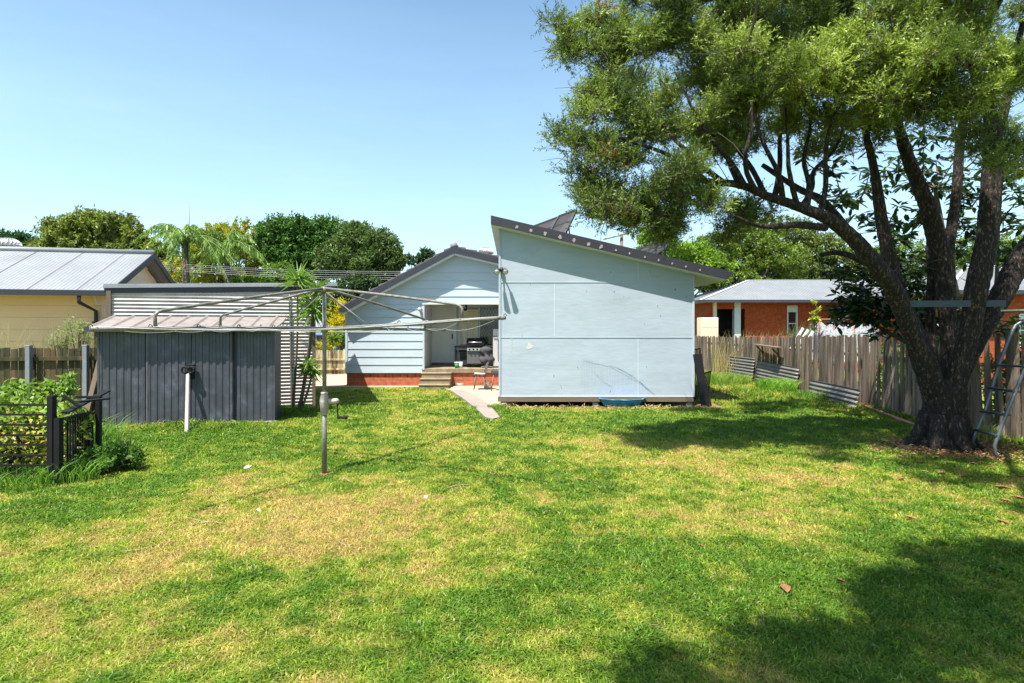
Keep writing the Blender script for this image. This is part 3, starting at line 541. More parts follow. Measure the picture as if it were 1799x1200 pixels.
def whirly(name, c, r, label, n=22):
    t = thing(name, label, 'roof vent', c); c = Vector(c)
    mb = MB(); mb.lathe(c, [(r * .62, -.35), (r * .62, .05)], 18); mb.build('collar', m_silver, t)
    mb = MB(); mb.lathe(c, [(r * .7, .05), (r, r * .35), (r * .95, r * .7), (r * .55, r * 1.05), (.02, r * 1.15)], 20)
    for k in range(n):
        a = k / n * 6.283; prof = [(r * .74, .05), (r * 1.06, r * .35), (r * 1.0, r * .72), (r * .5, r * 1.08)]
        mb.tube([c + Vector((math.cos(a + j * .14) * q, math.sin(a + j * .14) * q, zz)) for j, (q, zz) in enumerate(prof)], .013, 4)
    mb.build('turbine_head', m_silver, t)
whirly('whirlybird_vent', P(854, 449, 20.5), .26, 'aluminium turbine vent on the right slope of the blue house roof')
# small lights on the house wall
for px, py, dd, lab in ((737, 541, 17.55, 'grey twin spotlight under the boards left of the verandah opening'),):
    t = thing('spotlight', lab, 'light', P(px, py, dd)); c = P(px, py, dd - .06)
    mb = MB(); mb.box(c.x - .04, c.x + .04, c.y, 17.575, c.z - .03, c.z + .03); mb.build('bracket', m_dark, t); mb = MB(); mb.tube([c + Vector((0, 0, 0)), c + Vector((.03, -.13, -.06))], [.03, .06], 12); mb.build('lamp_head', m_white, t)
for k, (px, py, lab) in enumerate(((687, 579, 'left'), (696, 578, 'right'))):
    pass
t = thing('spotlight', 'black spotlight fixed to the verandah beam above the curtained window', 'light', P(819, 536, 17.62)); c = P(819, 540, 17.7)
mb = MB(); mb.box(c.x - .03, c.x + .03, c.y - .03, c.y + .03, c.z - .02, oz1 + .08); mb.build('bracket', m_black, t); mb = MB(); mb.tube([c, c + Vector((-.02, -.1, -.06))], [.04, .065], 12); mb.build('lamp_head', m_black, t)

# ------------------------------------------------------------------ verandah and patio objects
FZ = .577
t = thing('barbecue', 'black hooded gas barbecue on the verandah in front of the curtained window', 'barbecue', (P(838, 640, 18.2).x, 18.2, FZ)); bx = P(836, 600, 18.2).x
mb = MB(); mb.box(bx - .27, bx + .27, 18.0, 18.4, FZ + .12, FZ + .62); mb.build('cabinet', M('bbq_grey', (.10, .10, .105), .5, .1, 5, .05), t, bevel=.01)
mb = MB(); mb.prism([(bx - .28, 17.98, FZ + .63), (bx - .28, 18.42, FZ + .63), (bx - .28, 18.42, FZ + .85), (bx - .28, 18.3, FZ + .93), (bx - .28, 18.08, FZ + .92), (bx - .28, 17.98, FZ + .78)], (.56, 0, 0)); hd = mb.build('hood', m_black, t, bevel=.02)
mb = MB(); mb.tube([(bx - .2, 17.98, FZ + .8), (bx - .2, 17.93, FZ + .8), (bx + .2, 17.93, FZ + .8), (bx + .2, 17.98, FZ + .8)], .014, 8); mb.build('handle', m_silver, hd)
mb = MB(); mb.box(bx - .26, bx + .26, 17.955, 17.995, FZ + .53, FZ + .62); cp = mb.build('control_panel', m_silver, t)
for k in range(4):
    mb = MB(); mb.lathe((bx - .18 + .12 * k, 17.94, FZ + .575), [(.028, -.015), (.028, .014)], 12, axis='y'); mb.build('knob', m_black, cp)
mb = MB(); mb.box(bx - .62, bx - .28, 18.0, 18.35, FZ + .56, FZ + .60); mb.build('side_shelf', m_dark, t)
for x in (bx - .25, bx + .25):
    mb = MB(); mb.lathe((x, 18.1, FZ + .06), [(.06, -.02), (.06, .02)], 14, axis='x'); mb.box(x - .02, x + .02, 18.08, 18.12, FZ + .08, FZ + .119); mb.build('wheel', m_black, t)
mb = MB(); mb.bar((bx - .58, 18.05, FZ + .56), (bx - .64, 18.0, FZ), .03, .03, up=(0, 1, 0)); mb.build('leg', m_black, t)
# covered thing
cvx = P(856, 625, 17.95).x; V = []; n, mm_ = 26, 14
t = thing('covered_stool', 'bulky item under a crumpled dark cover beside the barbecue', 'covered item', (cvx, 17.98, FZ))
mb = MB(); vs = []
for j in range(mm_):
    z = FZ + .12 + .55 * j / (mm_ - 1); base = [.16, .2, .23, .24, .23, .2, .17, .16, .17, .19, .2, .19, .14, .04][j]
    for k in range(n):
        a = k / n * 6.283; r_ = base * (1 + .16 * math.sin(5 * a + j * .7) + .08 * math.sin(11 * a - j)); vs.append((cvx + (.09 if j > 7 else 0) * -1 * .6 + math.cos(a) * r_, 17.98 + math.sin(a) * r_ * .8, z))
mb.add(vs, [(j * n + k, j * n + (k + 1) % n, (j + 1) * n + (k + 1) % n, (j + 1) * n + k) for j in range(mm_ - 1) for k in range(n)] + [tuple(range((mm_ - 1) * n, mm_ * n)), tuple(range(n - 1, -1, -1))], 0, True); mb.build('cover', m_fabric, t)
mb = MB(); mb.tube([(cvx, 17.9, FZ), (cvx, 17.9, FZ + .2)], .022, 10); mb.tube([(cvx - .18, 17.9, FZ + .03), (cvx, 17.9, FZ + .06), (cvx + .18, 17.9, FZ + .03)], .018, 8); mb.build('stand', m_silver, t)
# low bench left of barbecue
t = thing('side_table', 'low dark outdoor table behind the paint bucket against the window wall', 'table', (P(812, 640, 18.9).x, 18.9, FZ)); tx = P(812, 640, 18.9).x
mb = MB(); mb.box(tx - .25, tx + .3, 18.75, 19.1, FZ + .62, FZ + .66); mb.build('table_top', m_dark, t)
for a, b_ in ((-.22, 18.78), (.27, 18.78), (-.22, 19.07), (.27, 19.07)):
    mb = MB(); mb.bar((tx + a, b_, FZ), (tx + a, b_, FZ + .62), .03, .03, up=(0, 1, 0)); mb.build('leg', m_dark, t)
# bucket pair
for px, nm, mt, lab in ((802.5, 'tub', m_green, 'small tub with a green label and white lid on the verandah edge'), (809, 'paint_bucket', m_white, 'white paint bucket beside the green labelled tub')):
    c = Vector((P(px, 640, 17.75).x, 17.75 + (.04 if px > 805 else 0), FZ)); t = thing(nm, lab, 'bucket', c)
    mb = MB(); mb.lathe(c, [(.055, 0), (.07, .16)], 18); mb.build('body', mt, t)
    mb = MB(); mb.lathe(c, [(.075, .161), (.076, .185), (.06, .19)], 18); mb.build('lid', m_trim, t)
# tall white fridge-like cabinet
fx = P(866, 600, 17.95).x; t = thing('fridge', 'tall white fridge on the verandah half hidden by the blue studio', 'fridge', (fx + .3, 18.2, FZ))
mb = MB(); mb.box(fx, fx + .6, 17.95, 18.5, FZ + .02, P(866, 578, 17.95).z); bd = mb.build('body', M('fridge_white', (.42, .40, .385), .4, .05, 2, 0), t, bevel=.01)
mb = MB(); mb.box(fx + .005, fx + .595, 17.92, 17.949, P(866, 590, 17.95).z, P(866, 578, 17.95).z - .01); mb.build('freezer_door', M('fridge_door', (.46, .44, .43), .4, .05, 2, 0), t, bevel=.008)
mb = MB(); mb.box(fx + .005, fx + .595, 17.92, 17.949, FZ + .05, P(866, 591, 17.95).z); mb.build('fridge_door', MATS['fridge_door'], t, bevel=.008)
mb = MB(); mb.tube([(fx + .02, 17.9, FZ + .95), (fx + .1, 17.88, FZ + 1.0), (fx + .17, 17.88, FZ + .9), (fx + .17, 17.88, FZ + .2)], .012, 6); mb.build('cable', m_black, t)
# grey chair, side on, facing left
c0 = G(845, 683, .045); chx, chy = c0.x, c0.y - .2
t = thing('chair', 'grey plastic shell chair with thin metal legs on the concrete patio', 'chair', (chx, chy, .045))
mb = MB(); prof = [(-.20, .43), (-.17, .45), (-.05, .44), (.08, .43), (.14, .45), (.17, .52), (.19, .62), (.215, .74), (.23, .80)]; vs = []; n = 10
for x, z in prof:
    for k in range(n + 1):
        u = k / n * 2 - 1; back = max(0, (z - .5)); vs.append((chx + x - abs(u) ** 2 * (.06 if z > .5 else 0), chy + u * (.21 - back * .12), .045 + z + (abs(u) ** 3 * .03 if z < .5 else 0) - (abs(u) ** 3 * .05 if z > .75 else 0)))
W_ = n + 1; m_ = len(prof); top = list(vs); vs = vs + [(v[0] + .008, v[1], v[2] - .01) for v in vs]; o_ = len(top)
fs = [(i * W_ + k, i * W_ + k + 1, (i + 1) * W_ + k + 1, (i + 1) * W_ + k) for i in range(m_ - 1) for k in range(n)] + [(o_ + i * W_ + k, o_ + (i + 1) * W_ + k, o_ + (i + 1) * W_ + k + 1, o_ + i * W_ + k + 1) for i in range(m_ - 1) for k in range(n)]
mb.add(vs, fs, 0, True); mb.build('seat_shell', m_grey, t)
for s in (-1, 1):
    for a, b_ in ((-.13, -.19), (.08, .19)):
        mb = MB(); mb.tube([(chx + a, chy + .17 * s, .465), (chx + b_, chy + .2 * s, .045)], .011, 8); mb.build('leg', m_rustiron, t)
# pot
c = G(857, 684, .045); c.y += .12; t = thing('cooking_pot', 'dull steel pot standing on the patio right of the grey chair', 'pot', c)
mb = MB(); mb.lathe(c, [(.11, 0), (.12, .01), (.12, .20), (.125, .205), (.115, .205), (.11, .02)], 24); mb.build('body', m_silver, t)
for s in (-1, 1):
    mb = MB(); mb.tube([c + Vector((.12 * s, -.03, .16)), c + Vector((.15 * s, -.02, .165)), c + Vector((.15 * s, .02, .165)), c + Vector((.12 * s, .03, .16))], .006, 6); mb.build('handle', m_silver, t)
c = G(808, 677.5, .045); mb = MB(); mb.lathe(c, [(.14, 0), (.15, .01), (.13, .07), (.10, .09), (.09, .085), (.1, .03), (.02, .02)], 24); mb.build('pet_bowl', m_silver, label='shiny metal bowl on the patio below the verandah edge', cat='bowl')
# dark stool by studio
sx, sy = P(875, 680, 16.3).x, 16.3
t = thing('stool', 'dark stool with splayed brown legs at the edge of the blue studio', 'stool', (sx, sy, .045))
mb = MB(); mb.lathe((sx, sy, .045), [(.19, .46), (.2, .48), (.2, .56), (.18, .60), (.1, .61)], 20); mb.build('seat', m_fabric, t)
for a, b_ in ((-1, -1), (1, -1), (-1, 1), (1, 1)):
    mb = MB(); mb.tube([(sx + .12 * a, sy + .12 * b_, .505), (sx + .19 * a, sy + .19 * b_, .045)], .016, 8); mb.build('leg', m_rust, t)
# ------------------------------------------------------------------ rotated frame helper
class FR:
    def __init__(s, o, deg): a = R(deg); s.o = Vector(o); s.u = Vector((math.cos(a), math.sin(a), 0)); s.v = Vector((-math.sin(a), math.cos(a), 0))
    def __call__(s, u, v, z): return s.o + s.u * u + s.v * v + Vector((0, 0, z))
    def box(s, mb, u0, u1, v0, v1, z0, z1, mi=0, z0b=None):
        return mb.hexa([s(u0, v0, z0), s(u1, v0, z0), s(u1, v1, z0), s(u0, v1, z0), s(u0, v0, z1), s(u1, v0, z1), s(u1, v1, z1), s(u0, v1, z1)], mi)
# ------------------------------------------------------------------ slate garden shed
fr = FR((-7.60, 10.45, 0), 13.3); W = 3.02; Dp = .80
sh = thing('garden_shed', 'low slate grey metal garden shed with pale ribbed lean-to roof', 'garden shed', (-6.1, 10.8, 0))
def ribbed(mb, u0, u1, v, z0, z1, pitch=.118, d=.012, mi=0):
    u = u0; zs = [z0 + (z1 - z0) * i / 14 for i in range(15)]
    us = []
    while u < u1 - .02:
        us += [(u, 0), (u + pitch * .12, -d), (u + pitch * .5, -d), (u + pitch * .62, 0)]; u += pitch
    us = [q for q in us if q[0] < u1] + [(u1, 0)]
    ph = random.random() * 9
    vs = [fr(a, v + b + .009 * math.sin(a * 7 + z * 3 + ph) * math.sin(z * 4.3 + a * 3) , z) for a, b in us for z in zs]; n = 15
    mb.add(vs, [(i * n + k, (i + 1) * n + k, (i + 1) * n + k + 1, i * n + k + 1) for i in range(len(us) - 1) for k in range(14)], mi, False)
dpx = (.80, 1.56, 2.31)
zt = 1.80
mb = MB(); ribbed(mb, .0, .78, -.002, .0, zt); ribbed(mb, 2.345, 3.0, -.002, .02, zt)
fr.box(mb, 0, W, .03, Dp, .0, zt); mb.build('wall', m_shed, sh)
for a, b, v in ((.80, 1.555, -.03), (1.565, 2.30, -.034)):
    mb = MB(); ribbed(mb, a, b, v, .03, zt - .03); fr.box(mb, a, b, v + .02, v + .024, .03, zt - .03); d = mb.build('sliding_door', m_shed, sh)
    mb = MB()
    e = a if a < 1 else b - .025
    fr.box(mb, e, e + .022, v - .016, v + .02, .03, zt - .03); mb.build('door_edge', m_rustiron if a < 1 else m_black, d)
mb = MB(); fr.box(mb, W - .02, W + .015, -.02, .02, 0, zt); fr.box(mb, -.012, .02, -.02, .02, 0, zt); mb.build('corner_post', m_shed, sh)
mb = MB(); ov = -.19; z1, z2 = 1.80, 2.03
n = 96
def roofz(v): return z1 + .035 + (z2 - z1) * (v - ov) / (Dp + .06 - ov)
vs = []; u = -.12; us = []
while u < W + .1:
    us += [(u, 0), (u + .03, .028), (u + .05, .028), (u + .08, 0)]; u += .335
us.append((W + .1, 0))
for a, b in us: vs += [fr(a, ov, roofz(ov) + b), fr(a, Dp + .06, roofz(Dp + .06) + b)]
mb.add(vs, [(2 * i, 2 * i + 2, 2 * i + 3, 2 * i + 1) for i in range(len(us) - 1)]); mb.hexa([fr(-.12, ov, roofz(ov) - .02), fr(W + .1, ov, roofz(ov) - .02), fr(W + .1, Dp + .06, roofz(Dp) - .0), fr(-.12, Dp + .06, roofz(Dp)), fr(-.12, ov, roofz(ov) - .004), fr(W + .1, ov, roofz(ov) - .004), fr(W + .1, Dp + .06, roofz(Dp) + .012), fr(-.12, Dp + .06, roofz(Dp) + .012)])
mb.build('roof', m_shedroof, sh)
mb = MB(); fr.box(mb, -.14, W + .12, ov - .02, ov - .001, z1 - .03, z1 + .05); mb.build('front_flashing', m_dark, sh)
mb = MB(); fr.box(mb, -.05, W + .05, -.16, .03, -.05, .025); mb.build('slab', m_path, sh)
# white prop leaning on the shed with black pipe clamp
b0 = G(328, 761); b0.z = .0; tp = Vector(fr(1.52, -.10, 1.0)); 
t = thing('leaning_prop', 'whitish timber prop leaning on the slate shed doors', 'prop', b0)
mb = MB(); mb.bar(b0, tp, .062, .03, up=(0, -1, 0)); mb.build('post', M('bleached_timber', (.30, .285, .26), .8, .2, 8, .3, 60, stretch=(1, 1, .2)), t)
t = thing('pipe_clamp', 'black double ring pipe bracket resting on top of the white prop', 'bracket', tp + Vector((0, 0, 0)))
mb = MB()
for s in (-.045, .075): 
    c = tp + Vector((s, -.03, .05)); mb.tube([c + Vector((math.cos(k / 16 * 6.283) * .055, 0, math.sin(k / 16 * 6.283) * .055)) for k in range(17)], .018, 8)
mb.build('ring', m_black, t)
mb = MB(); mb.box(tp.x - .03, tp.x + .12, tp.y - .02, tp.y + .05, tp.z + .12, tp.z + .15); mb.box(tp.x + .0, tp.x + .1, tp.y + .0, tp.y + .06, tp.z - .12, tp.z + .02); mb.build('bracket', m_black, t, bevel=.008)
# ------------------------------------------------------------------ corrugated garage behind the shed
fg = FR((-4.5, 12.8, 0), 18.3); L = 3.85; Dg = 4.1
gar = thing('corrugated_garage', 'old silver corrugated iron shed behind the slate garden shed', 'shed', (-6, 12.4, 0))
ztl, ztr = 2.62, 2.73
mb = MB(); rows = int(2.62 / .076 * 6); vs = []
for i in range(rows + 1):
    z = 2.70 * i / rows; a = .011 * math.sin(2 * math.pi * z / .076)
    vs += [fg(-L, -.02 + a, z), fg(0, -.02 + a, z)]
mb.add(vs, [(2 * i, 2 * i + 1, 2 * i + 3, 2 * i + 2) for i in range(rows)], 0, True); mb.build('iron_cladding', m_galv, gar)
mb = MB(); mb.hexa([fg(-L, .0, 0), fg(0, .0, 0), fg(0, Dg, 0), fg(-L, Dg, 0), fg(-L, .0, ztl), fg(0, .0, ztr), fg(0, Dg, ztr), fg(-L, Dg, ztl)]); mb.build('wall', m_wood, gar)
mb = MB()
for v in np.arange(.02, Dg, .16): fg.box(mb, .001, .02, v, v + .145, .02, 2.6)
mb.build('side_boards', m_wood, gar)
mb = MB(); fg.box(mb, .0, .07, -.07, .0, 0, 2.62); fg.box(mb, -L - .08, -L, -.06, .02, 0, 2.6); mb.build('corner_post', m_wood, gar)
mb = MB(); mb.bar(fg(-.43, -.055, 0), fg(-.46, -.055, 2.2), .03, .03, up=(0, 1, 0)); mb.tube([fg(-.47, -.05, 2.2), fg(-.47, -.05, 2.6)], .012, 6); mb.build('conduit', m_rustiron, gar)
def gr(u): return ztl + (ztr + .04 - ztl) * (u + L + .35) / (L + .8)
mb = MB(); mb.hexa([fg(-L - .08, -.01, gr(-L) + .0), fg(.52, -.01, gr(.5)), fg(.5, Dg + .1, gr(.5)), fg(-L - .08, Dg + .1, gr(-L)), fg(-L - .08, -.01, gr(-L) + .05), fg(.52, -.01, gr(.5) + .05), fg(.5, Dg + .1, gr(.5) + .05), fg(-L - .08, Dg + .1, gr(-L) + .05)]); rf = mb.build('roof', m_rustiron, gar)
mb = MB(); mb.hexa([fg(-L - .12, -.045, gr(-L) - .09), fg(.54, -.045, gr(.5) - .10), fg(.54, -.012, gr(.5) - .10), fg(-L - .12, -.012, gr(-L) - .09), fg(-L - .12, -.045, gr(-L) + .01), fg(.54, -.045, gr(.5) + .01), fg(.54, -.012, gr(.5) + .01), fg(-L - .12, -.012, gr(-L) + .01)]); mb.build('fascia', m_navy, rf)
mb = MB()
for a, b_, d_ in ((.012, .055, .075), (.057, .095, .06)):
    mb.hexa([fg(-L - .13, -d_, gr(-L) + a), fg(.54, -d_, gr(.5) + a), fg(.54, -.013, gr(.5) + a), fg(-L - .13, -.013, gr(-L) + a), fg(-L - .13, -d_, gr(-L) + b_), fg(.54, -d_, gr(.5) + b_), fg(.54, -.013, gr(.5) + b_), fg(-L - .13, -.013, gr(-L) + b_)])
mb.build('gutter', M('chalky_grey_gutter', (.26, .27, .29), .5, .15, 3, .05, stretch=(.2, 1, 1)), rf)

# ------------------------------------------------------------------ left neighbour's cream house
fn = FR((-12.24, 13.6, 0), 12.1); uE = 2.33; w_ = 2.68; zg = 2.68; zr = P(270, 450, 16.7).z
nh = thing('cream_house', 'cream clad neighbouring house with light grey ribbed roof and dark gutter', 'house', (-12, 15, 0))
mb = MB(); u0 = -9.0
def wall(mb, u0, u1, v0, v1, z0, z1): fn.box(mb, u0, u1, v0, v1, z0, z1)
z = 0
while z < zg - .02:
    z2 = min(z + .30, zg); mb.hexa([fn(u0, .47, z), fn(uE - .42, .47, z), fn(uE - .42, .52, z), fn(u0, .52, z), fn(u0, .485, z2 - .004), fn(uE - .42, .485, z2 - .004), fn(uE - .42, .52, z2 - .004), fn(u0, .52, z2 - .004)]); z = z2
mb.build('front_cladding', m_cream, nh)
mb = MB(); z = 0
while z < zr - .25:
    z2 = z + .30
    hw = (w_ - .5) if z2 < zg else max(.05, (zr - z2) / (zr - zg) * w_ - .1)
    hw0 = (w_ - .5) if z2 < zg else min(w_ - .3, hw + .3 / (zr - zg) * w_)
    mb.hexa([fn(uE - .44, w_ - hw0, z), fn(uE - .395, w_ - hw0, z), fn(uE - .395, w_ + hw0, z), fn(uE - .44, w_ + hw0, z), fn(uE - .44, w_ - hw, z2 - .004), fn(uE - .41, w_ - hw, z2 - .004), fn(uE - .41, w_ + hw, z2 - .004), fn(uE - .44, w_ + hw, z2 - .004)]); z = z2
mb.build('gable_cladding', m_creamw, nh)
mb = MB(); wall(mb, u0, uE - .45, .53, 2 * w_ - .5, 0, zg); mb.build('wall', m_cream, nh)
mb = MB(); wall(mb, u0, uE - .02, .0, .5, zg - .05, zg - .03); wall(mb, uE - .44, uE - .02, .5, 2 * w_ - .2, zg - .04, zg - .02); mb.build('eave_lining', m_creamw, nh)
mb = MB(); vs = []; n = int((uE - u0) / .19)
def rr(v): return zg + .07 + (zr - zg) * min(v, 2 * w_ - v) / w_
us = []; u = u0
while u < uE: us += [(u, 0), (u + .012, .008), (u + .03, .008), (u + .042, 0), (u + .10, .0)]; u += .095
us = [q for q in us if q[0] < uE] + [(uE, 0)]
for a, b_ in us: vs += [fn(a, -.05, rr(-.05) + b_), fn(a, w_, rr(w_) + b_), fn(a, 2 * w_ + .05, rr(2 * w_ + .05) + b_)]
mb.add(vs, [(3 * i, 3 * i + 3, 3 * i + 4, 3 * i + 1) for i in range(len(us) - 1)] + [(3 * i + 1, 3 * i + 4, 3 * i + 5, 3 * i + 2) for i in range(len(us) - 1)])
rf = mb.build('roof', m_roofl, nh)
mb = MB()
for uu in (-5.1, -3.4, -1.9, -.6, .55, 1.6): mb.bar(fn(uu, -.04, rr(-.04) + .022), fn(uu, w_, rr(w_) + .022), .010, .008)
mb.build('sheet_lap', m_rustiron, rf)
mb = MB(); mb.tube([fn(u0, w_, rr(w_) + .02), fn(uE, w_, rr(w_) + .02)], .09, 8); mb.build('ridge_cap', m_roofl, rf)
mb = MB(); fn.box(mb, u0, uE + .03, -.17, -.052, zg - .06, zg + .075); mb.build('gutter', m_navy, nh)
for v0, v1 in ((-.1, w_), (w_, 2 * w_ + .1)):
    mb = MB(); za, zc = rr(v0), rr(v1); mb.hexa([fn(uE, v0, za - .15), fn(uE + .03, v0, za - .15), fn(uE + .03, v1, zc - .15), fn(uE, v1, zc - .15), fn(uE, v0, za + .03), fn(uE + .03, v0, za + .03), fn(uE + .03, v1, zc + .03), fn(uE, v1, zc + .03)]); mb.build('barge_board', m_navy, nh)
mb = MB(); dpu = uE - .62; mb.tube([fn(dpu, -.11, zg - .06), fn(dpu, -.11, zg - .22), fn(dpu + .14, .40, zg - .42), fn(dpu + .14, .40, .0)], .045, 10); fn.box(mb, dpu + .05, dpu + .23, .39, .45, 1.95, 2.0); mb.build('downpipe', m_navy, nh)
p = P(10, 441, 16.0); whirly('whirlybird_vent', (p.x - .12, p.y + .2, 3.98 + .07), .30, 'aluminium turbine vent on the ridge of the cream house')
# ------------------------------------------------------------------ fences
def paling_fence(name, pts, label, mat, w=.09, gap=.018, hfun=None, jit=.02, rails=(.35, 1.15), railside=1, postevery=2.4, tilt=.02, t=.016, raildepth=.04):
    pts = [Vector(p) for p in pts]; th = thing(name, label, 'fence', (pts[0].x, pts[0].y, 0))
    segs = [(pts[i], pts[i + 1]) for i in range(len(pts) - 1)]; mb = MB(); s0 = 0
    for a, b in segs:
        d = (b - a); L = d.length; d = d / L; nn = Vector((-d.y, d.x, 0)); s = 0
        while s < L:
            ww = w * random.uniform(.8, 1.1); h = hfun(s0 + s) + random.uniform(-jit, jit); tl = random.gauss(0, tilt); off = random.uniform(-.006, .006)
            p = a + d * (s + ww / 2); q0 = p - d * ww / 2 + nn * off; q1 = p + d * ww / 2 + nn * (off + random.uniform(-.004, .004)); sh_ = d * tl * h
            e0, e1 = random.uniform(-.012, .012), random.uniform(-.012, .012)
            z0 = Vector((0, 0, .0)); mb.hexa([q0 + z0, q1 + z0, q1 + nn * t + z0, q0 + nn * t + z0, q0 + sh_ + Vector((0, 0, h + e0)), q1 + sh_ + Vector((0, 0, h + e1)), q1 + sh_ + nn * t + Vector((0, 0, h + e1)), q0 + sh_ + nn * t + Vector((0, 0, h + e0))])
            s += ww + max(.001, random.gauss(gap, gap * .6))
        for rz_ in rails:
            r_ = MB(); o = nn * (t + .006 + raildepth / 2) if railside > 0 else -nn * (.008 + raildepth / 2); r_.bar(a + o + Vector((0, 0, rz_)), b + o + Vector((0, 0, rz_)), raildepth, .07); r_.build('rail', mat, th)
        k = 0
        while k < L:
            o = nn * (t + .1) if railside > 0 else -nn * .1; r_ = MB(); p = a + d * k + o; hh = hfun(s0 + k) - .03; r_.box(p.x - .045, p.x + .045, p.y - .045, p.y + .045, 0, hh); r_.build('post', mat, th); k += postevery
        s0 += L
    mb.build('palings', mat, th); return th
RF = [(8.55, 5.4, 0), (8.32, 9.2, 0), (7.95, 11, 0), (8.15, 14, 0), (8.35, 16.3, 0), (8.2, 20, 0), (8.05, 27, 0)]
def hr(s): return 1.80 - .0 * s if s < 3 else max(1.47, 1.76 - (s - 3) * .021)
paling_fence('paling_fence', RF, 'long weathered grey timber paling fence along the right side of the yard', m_pale, hfun=hr, w=.080, gap=.008, jit=.04, tilt=.035, rails=(.4, 1.2), railside=-1)
LFp = [(-11.6, 10.05, 0), (-7.72, 10.95, 0)]
lf = paling_fence('paling_fence', LFp, 'dark mossy timber paling fence behind the vine on the left', m_palel, hfun=lambda s: 1.46, w=.10, gap=.006, jit=.02, rails=(.45, 1.26), railside=-1, postevery=50, tilt=.01)
for px in (56, 155):
    x = px; p = None
    dirx = Vector(LFp[1]) - Vector(LFp[0])
    # point on the fence line at this bearing
    k = (px - CX) / F; a = Vector(LFp[0]); tt = (k * a.y - a.x) / (dirx.x - k * dirx.y); q = a + dirx * tt + Vector((.03, -.10, 0))
    t = thing('fence_post', ('left' if px < 100 else 'right') + ' one of the two galvanised posts on the mossy left fence', 'post', q, None)
    mb = MB(); mb.box(q.x - .04, q.x + .04, q.y - .04, q.y + .04, 0, 1.50); mb.build('post', M('zinc_post', (.22, .24, .27), .5, .15, 5, .1, metal=.4), t); mb = MB(); mb.box(q.x - .045, q.x + .045, q.y - .045, q.y + .045, 1.502, 1.52); mb.build('cap', m_silver, t)
mb = MB(); q = G(163, 700); mb.bar((-7.95, 10.55, 0), (-7.78, 10.75, 1.25), .09, .04, up=(0, 1, 0)); mb.build('loose_board', m_wood, label='loose dark board leaning where the left fence meets the slate shed', cat='board')
paling_fence('paling_fence', [(-8.6, 21.85, 0), (-5.0, 21.85, 0)], 'low yellowish paling fence beyond the concrete path left of the blue house', m_palef, hfun=lambda s: .98, w=.11, gap=.006, jit=.02, rails=(.25, .62), railside=-1, postevery=50, tilt=.01)
# corrugated sheets against the right fence
def csheet(a, b, z0, z1, label, lean=.10, tilt=0):
    a, b = Vector(a), Vector(b); mb = MB(); d = (b - a); nn = Vector((-d.y, d.x, 0)).normalized(); nn = nn if nn.x < 0 else -nn
    rows = int((z1 - z0) / .076 * 8); vs = []; ns = 8
    for i in range(rows + 1):
        z = z0 + (z1 - z0) * i / rows; am = .016 * math.sin(2 * math.pi * (z - z0) / .105)
        for j in range(ns + 1): u = j / ns; p = a + d * u + nn * (am + .03 + lean * (1 - i / rows) + .01 * math.sin(u * 7)); vs.append((p.x, p.y, z + tilt * u))
    W = ns + 1; mb.add(vs, [(i * W + j, i * W + j + 1, (i + 1) * W + j + 1, (i + 1) * W + j) for i in range(rows) for j in range(ns)], 0, True)
    o = mb.build('corrugated_sheet', m_rustiron, label=label, cat='metal sheet', group='corrugated sheets along the fence foot')
    md = o.modifiers.new('s', 'SOLIDIFY'); md.thickness = .002; return o
csheet((8.10, 21.3, 0), (8.22, 19.2, 0), .02, .80, 'small upright corrugated sheet, farthest of the three along the right fence')
csheet((8.22, 19.0, 0), (8.30, 16.4, 0), .0, .74, 'long corrugated iron sheet in the middle of the right fence foot', tilt=-.06)
csheet((8.10, 15.4, 0), (7.92, 12.9, 0), .0, .44, 'low corrugated iron sheet nearest the tree along the right fence', tilt=0)
# little shelf on fence
p1, p2 = P(1336, 606, 18.75), P(1375, 612, 17.2)
t = thing('fence_shelf', 'short grey timber shelf fixed high on the right fence', 'shelf', (8.1, 18, 1.1))
xa, xb = 8.22, 8.26
mb = MB(); mb.hexa([(7.95, 18.9, 1.27), (7.97, 17.25, 1.22), (8.2, 17.25, 1.22), (8.17, 18.9, 1.27), (7.95, 18.9, 1.30), (7.97, 17.25, 1.25), (8.2, 17.25, 1.25), (8.17, 18.9, 1.30)]); mb.build('board', m_woodh, t)
for yy, zz in ((18.6, 1.26), (17.5, 1.225)):
    mb = MB(); mb.bar((7.98, yy, zz - .02), (8.2, yy, zz - .25), .04, .04); mb.box(8.15, 8.19, yy - .02, yy + .02, zz - .3, zz - .005); mb.build('bracket', m_wood, t)
# pink pipe at fence foot
mb = MB(); mb.tube([G(1515, 716) + Vector((0, 0, .06)), G(1560, 733) + Vector((0, 0, .05)), G(1620, 756) + Vector((0, 0, .05)), G(1650, 764) + Vector((0, 0, .04))], .032, 10); mb.build('plastic_pipe', m_pink, label='faded pink pipe lying at the fence foot left of the tree trunk', cat='pipe')
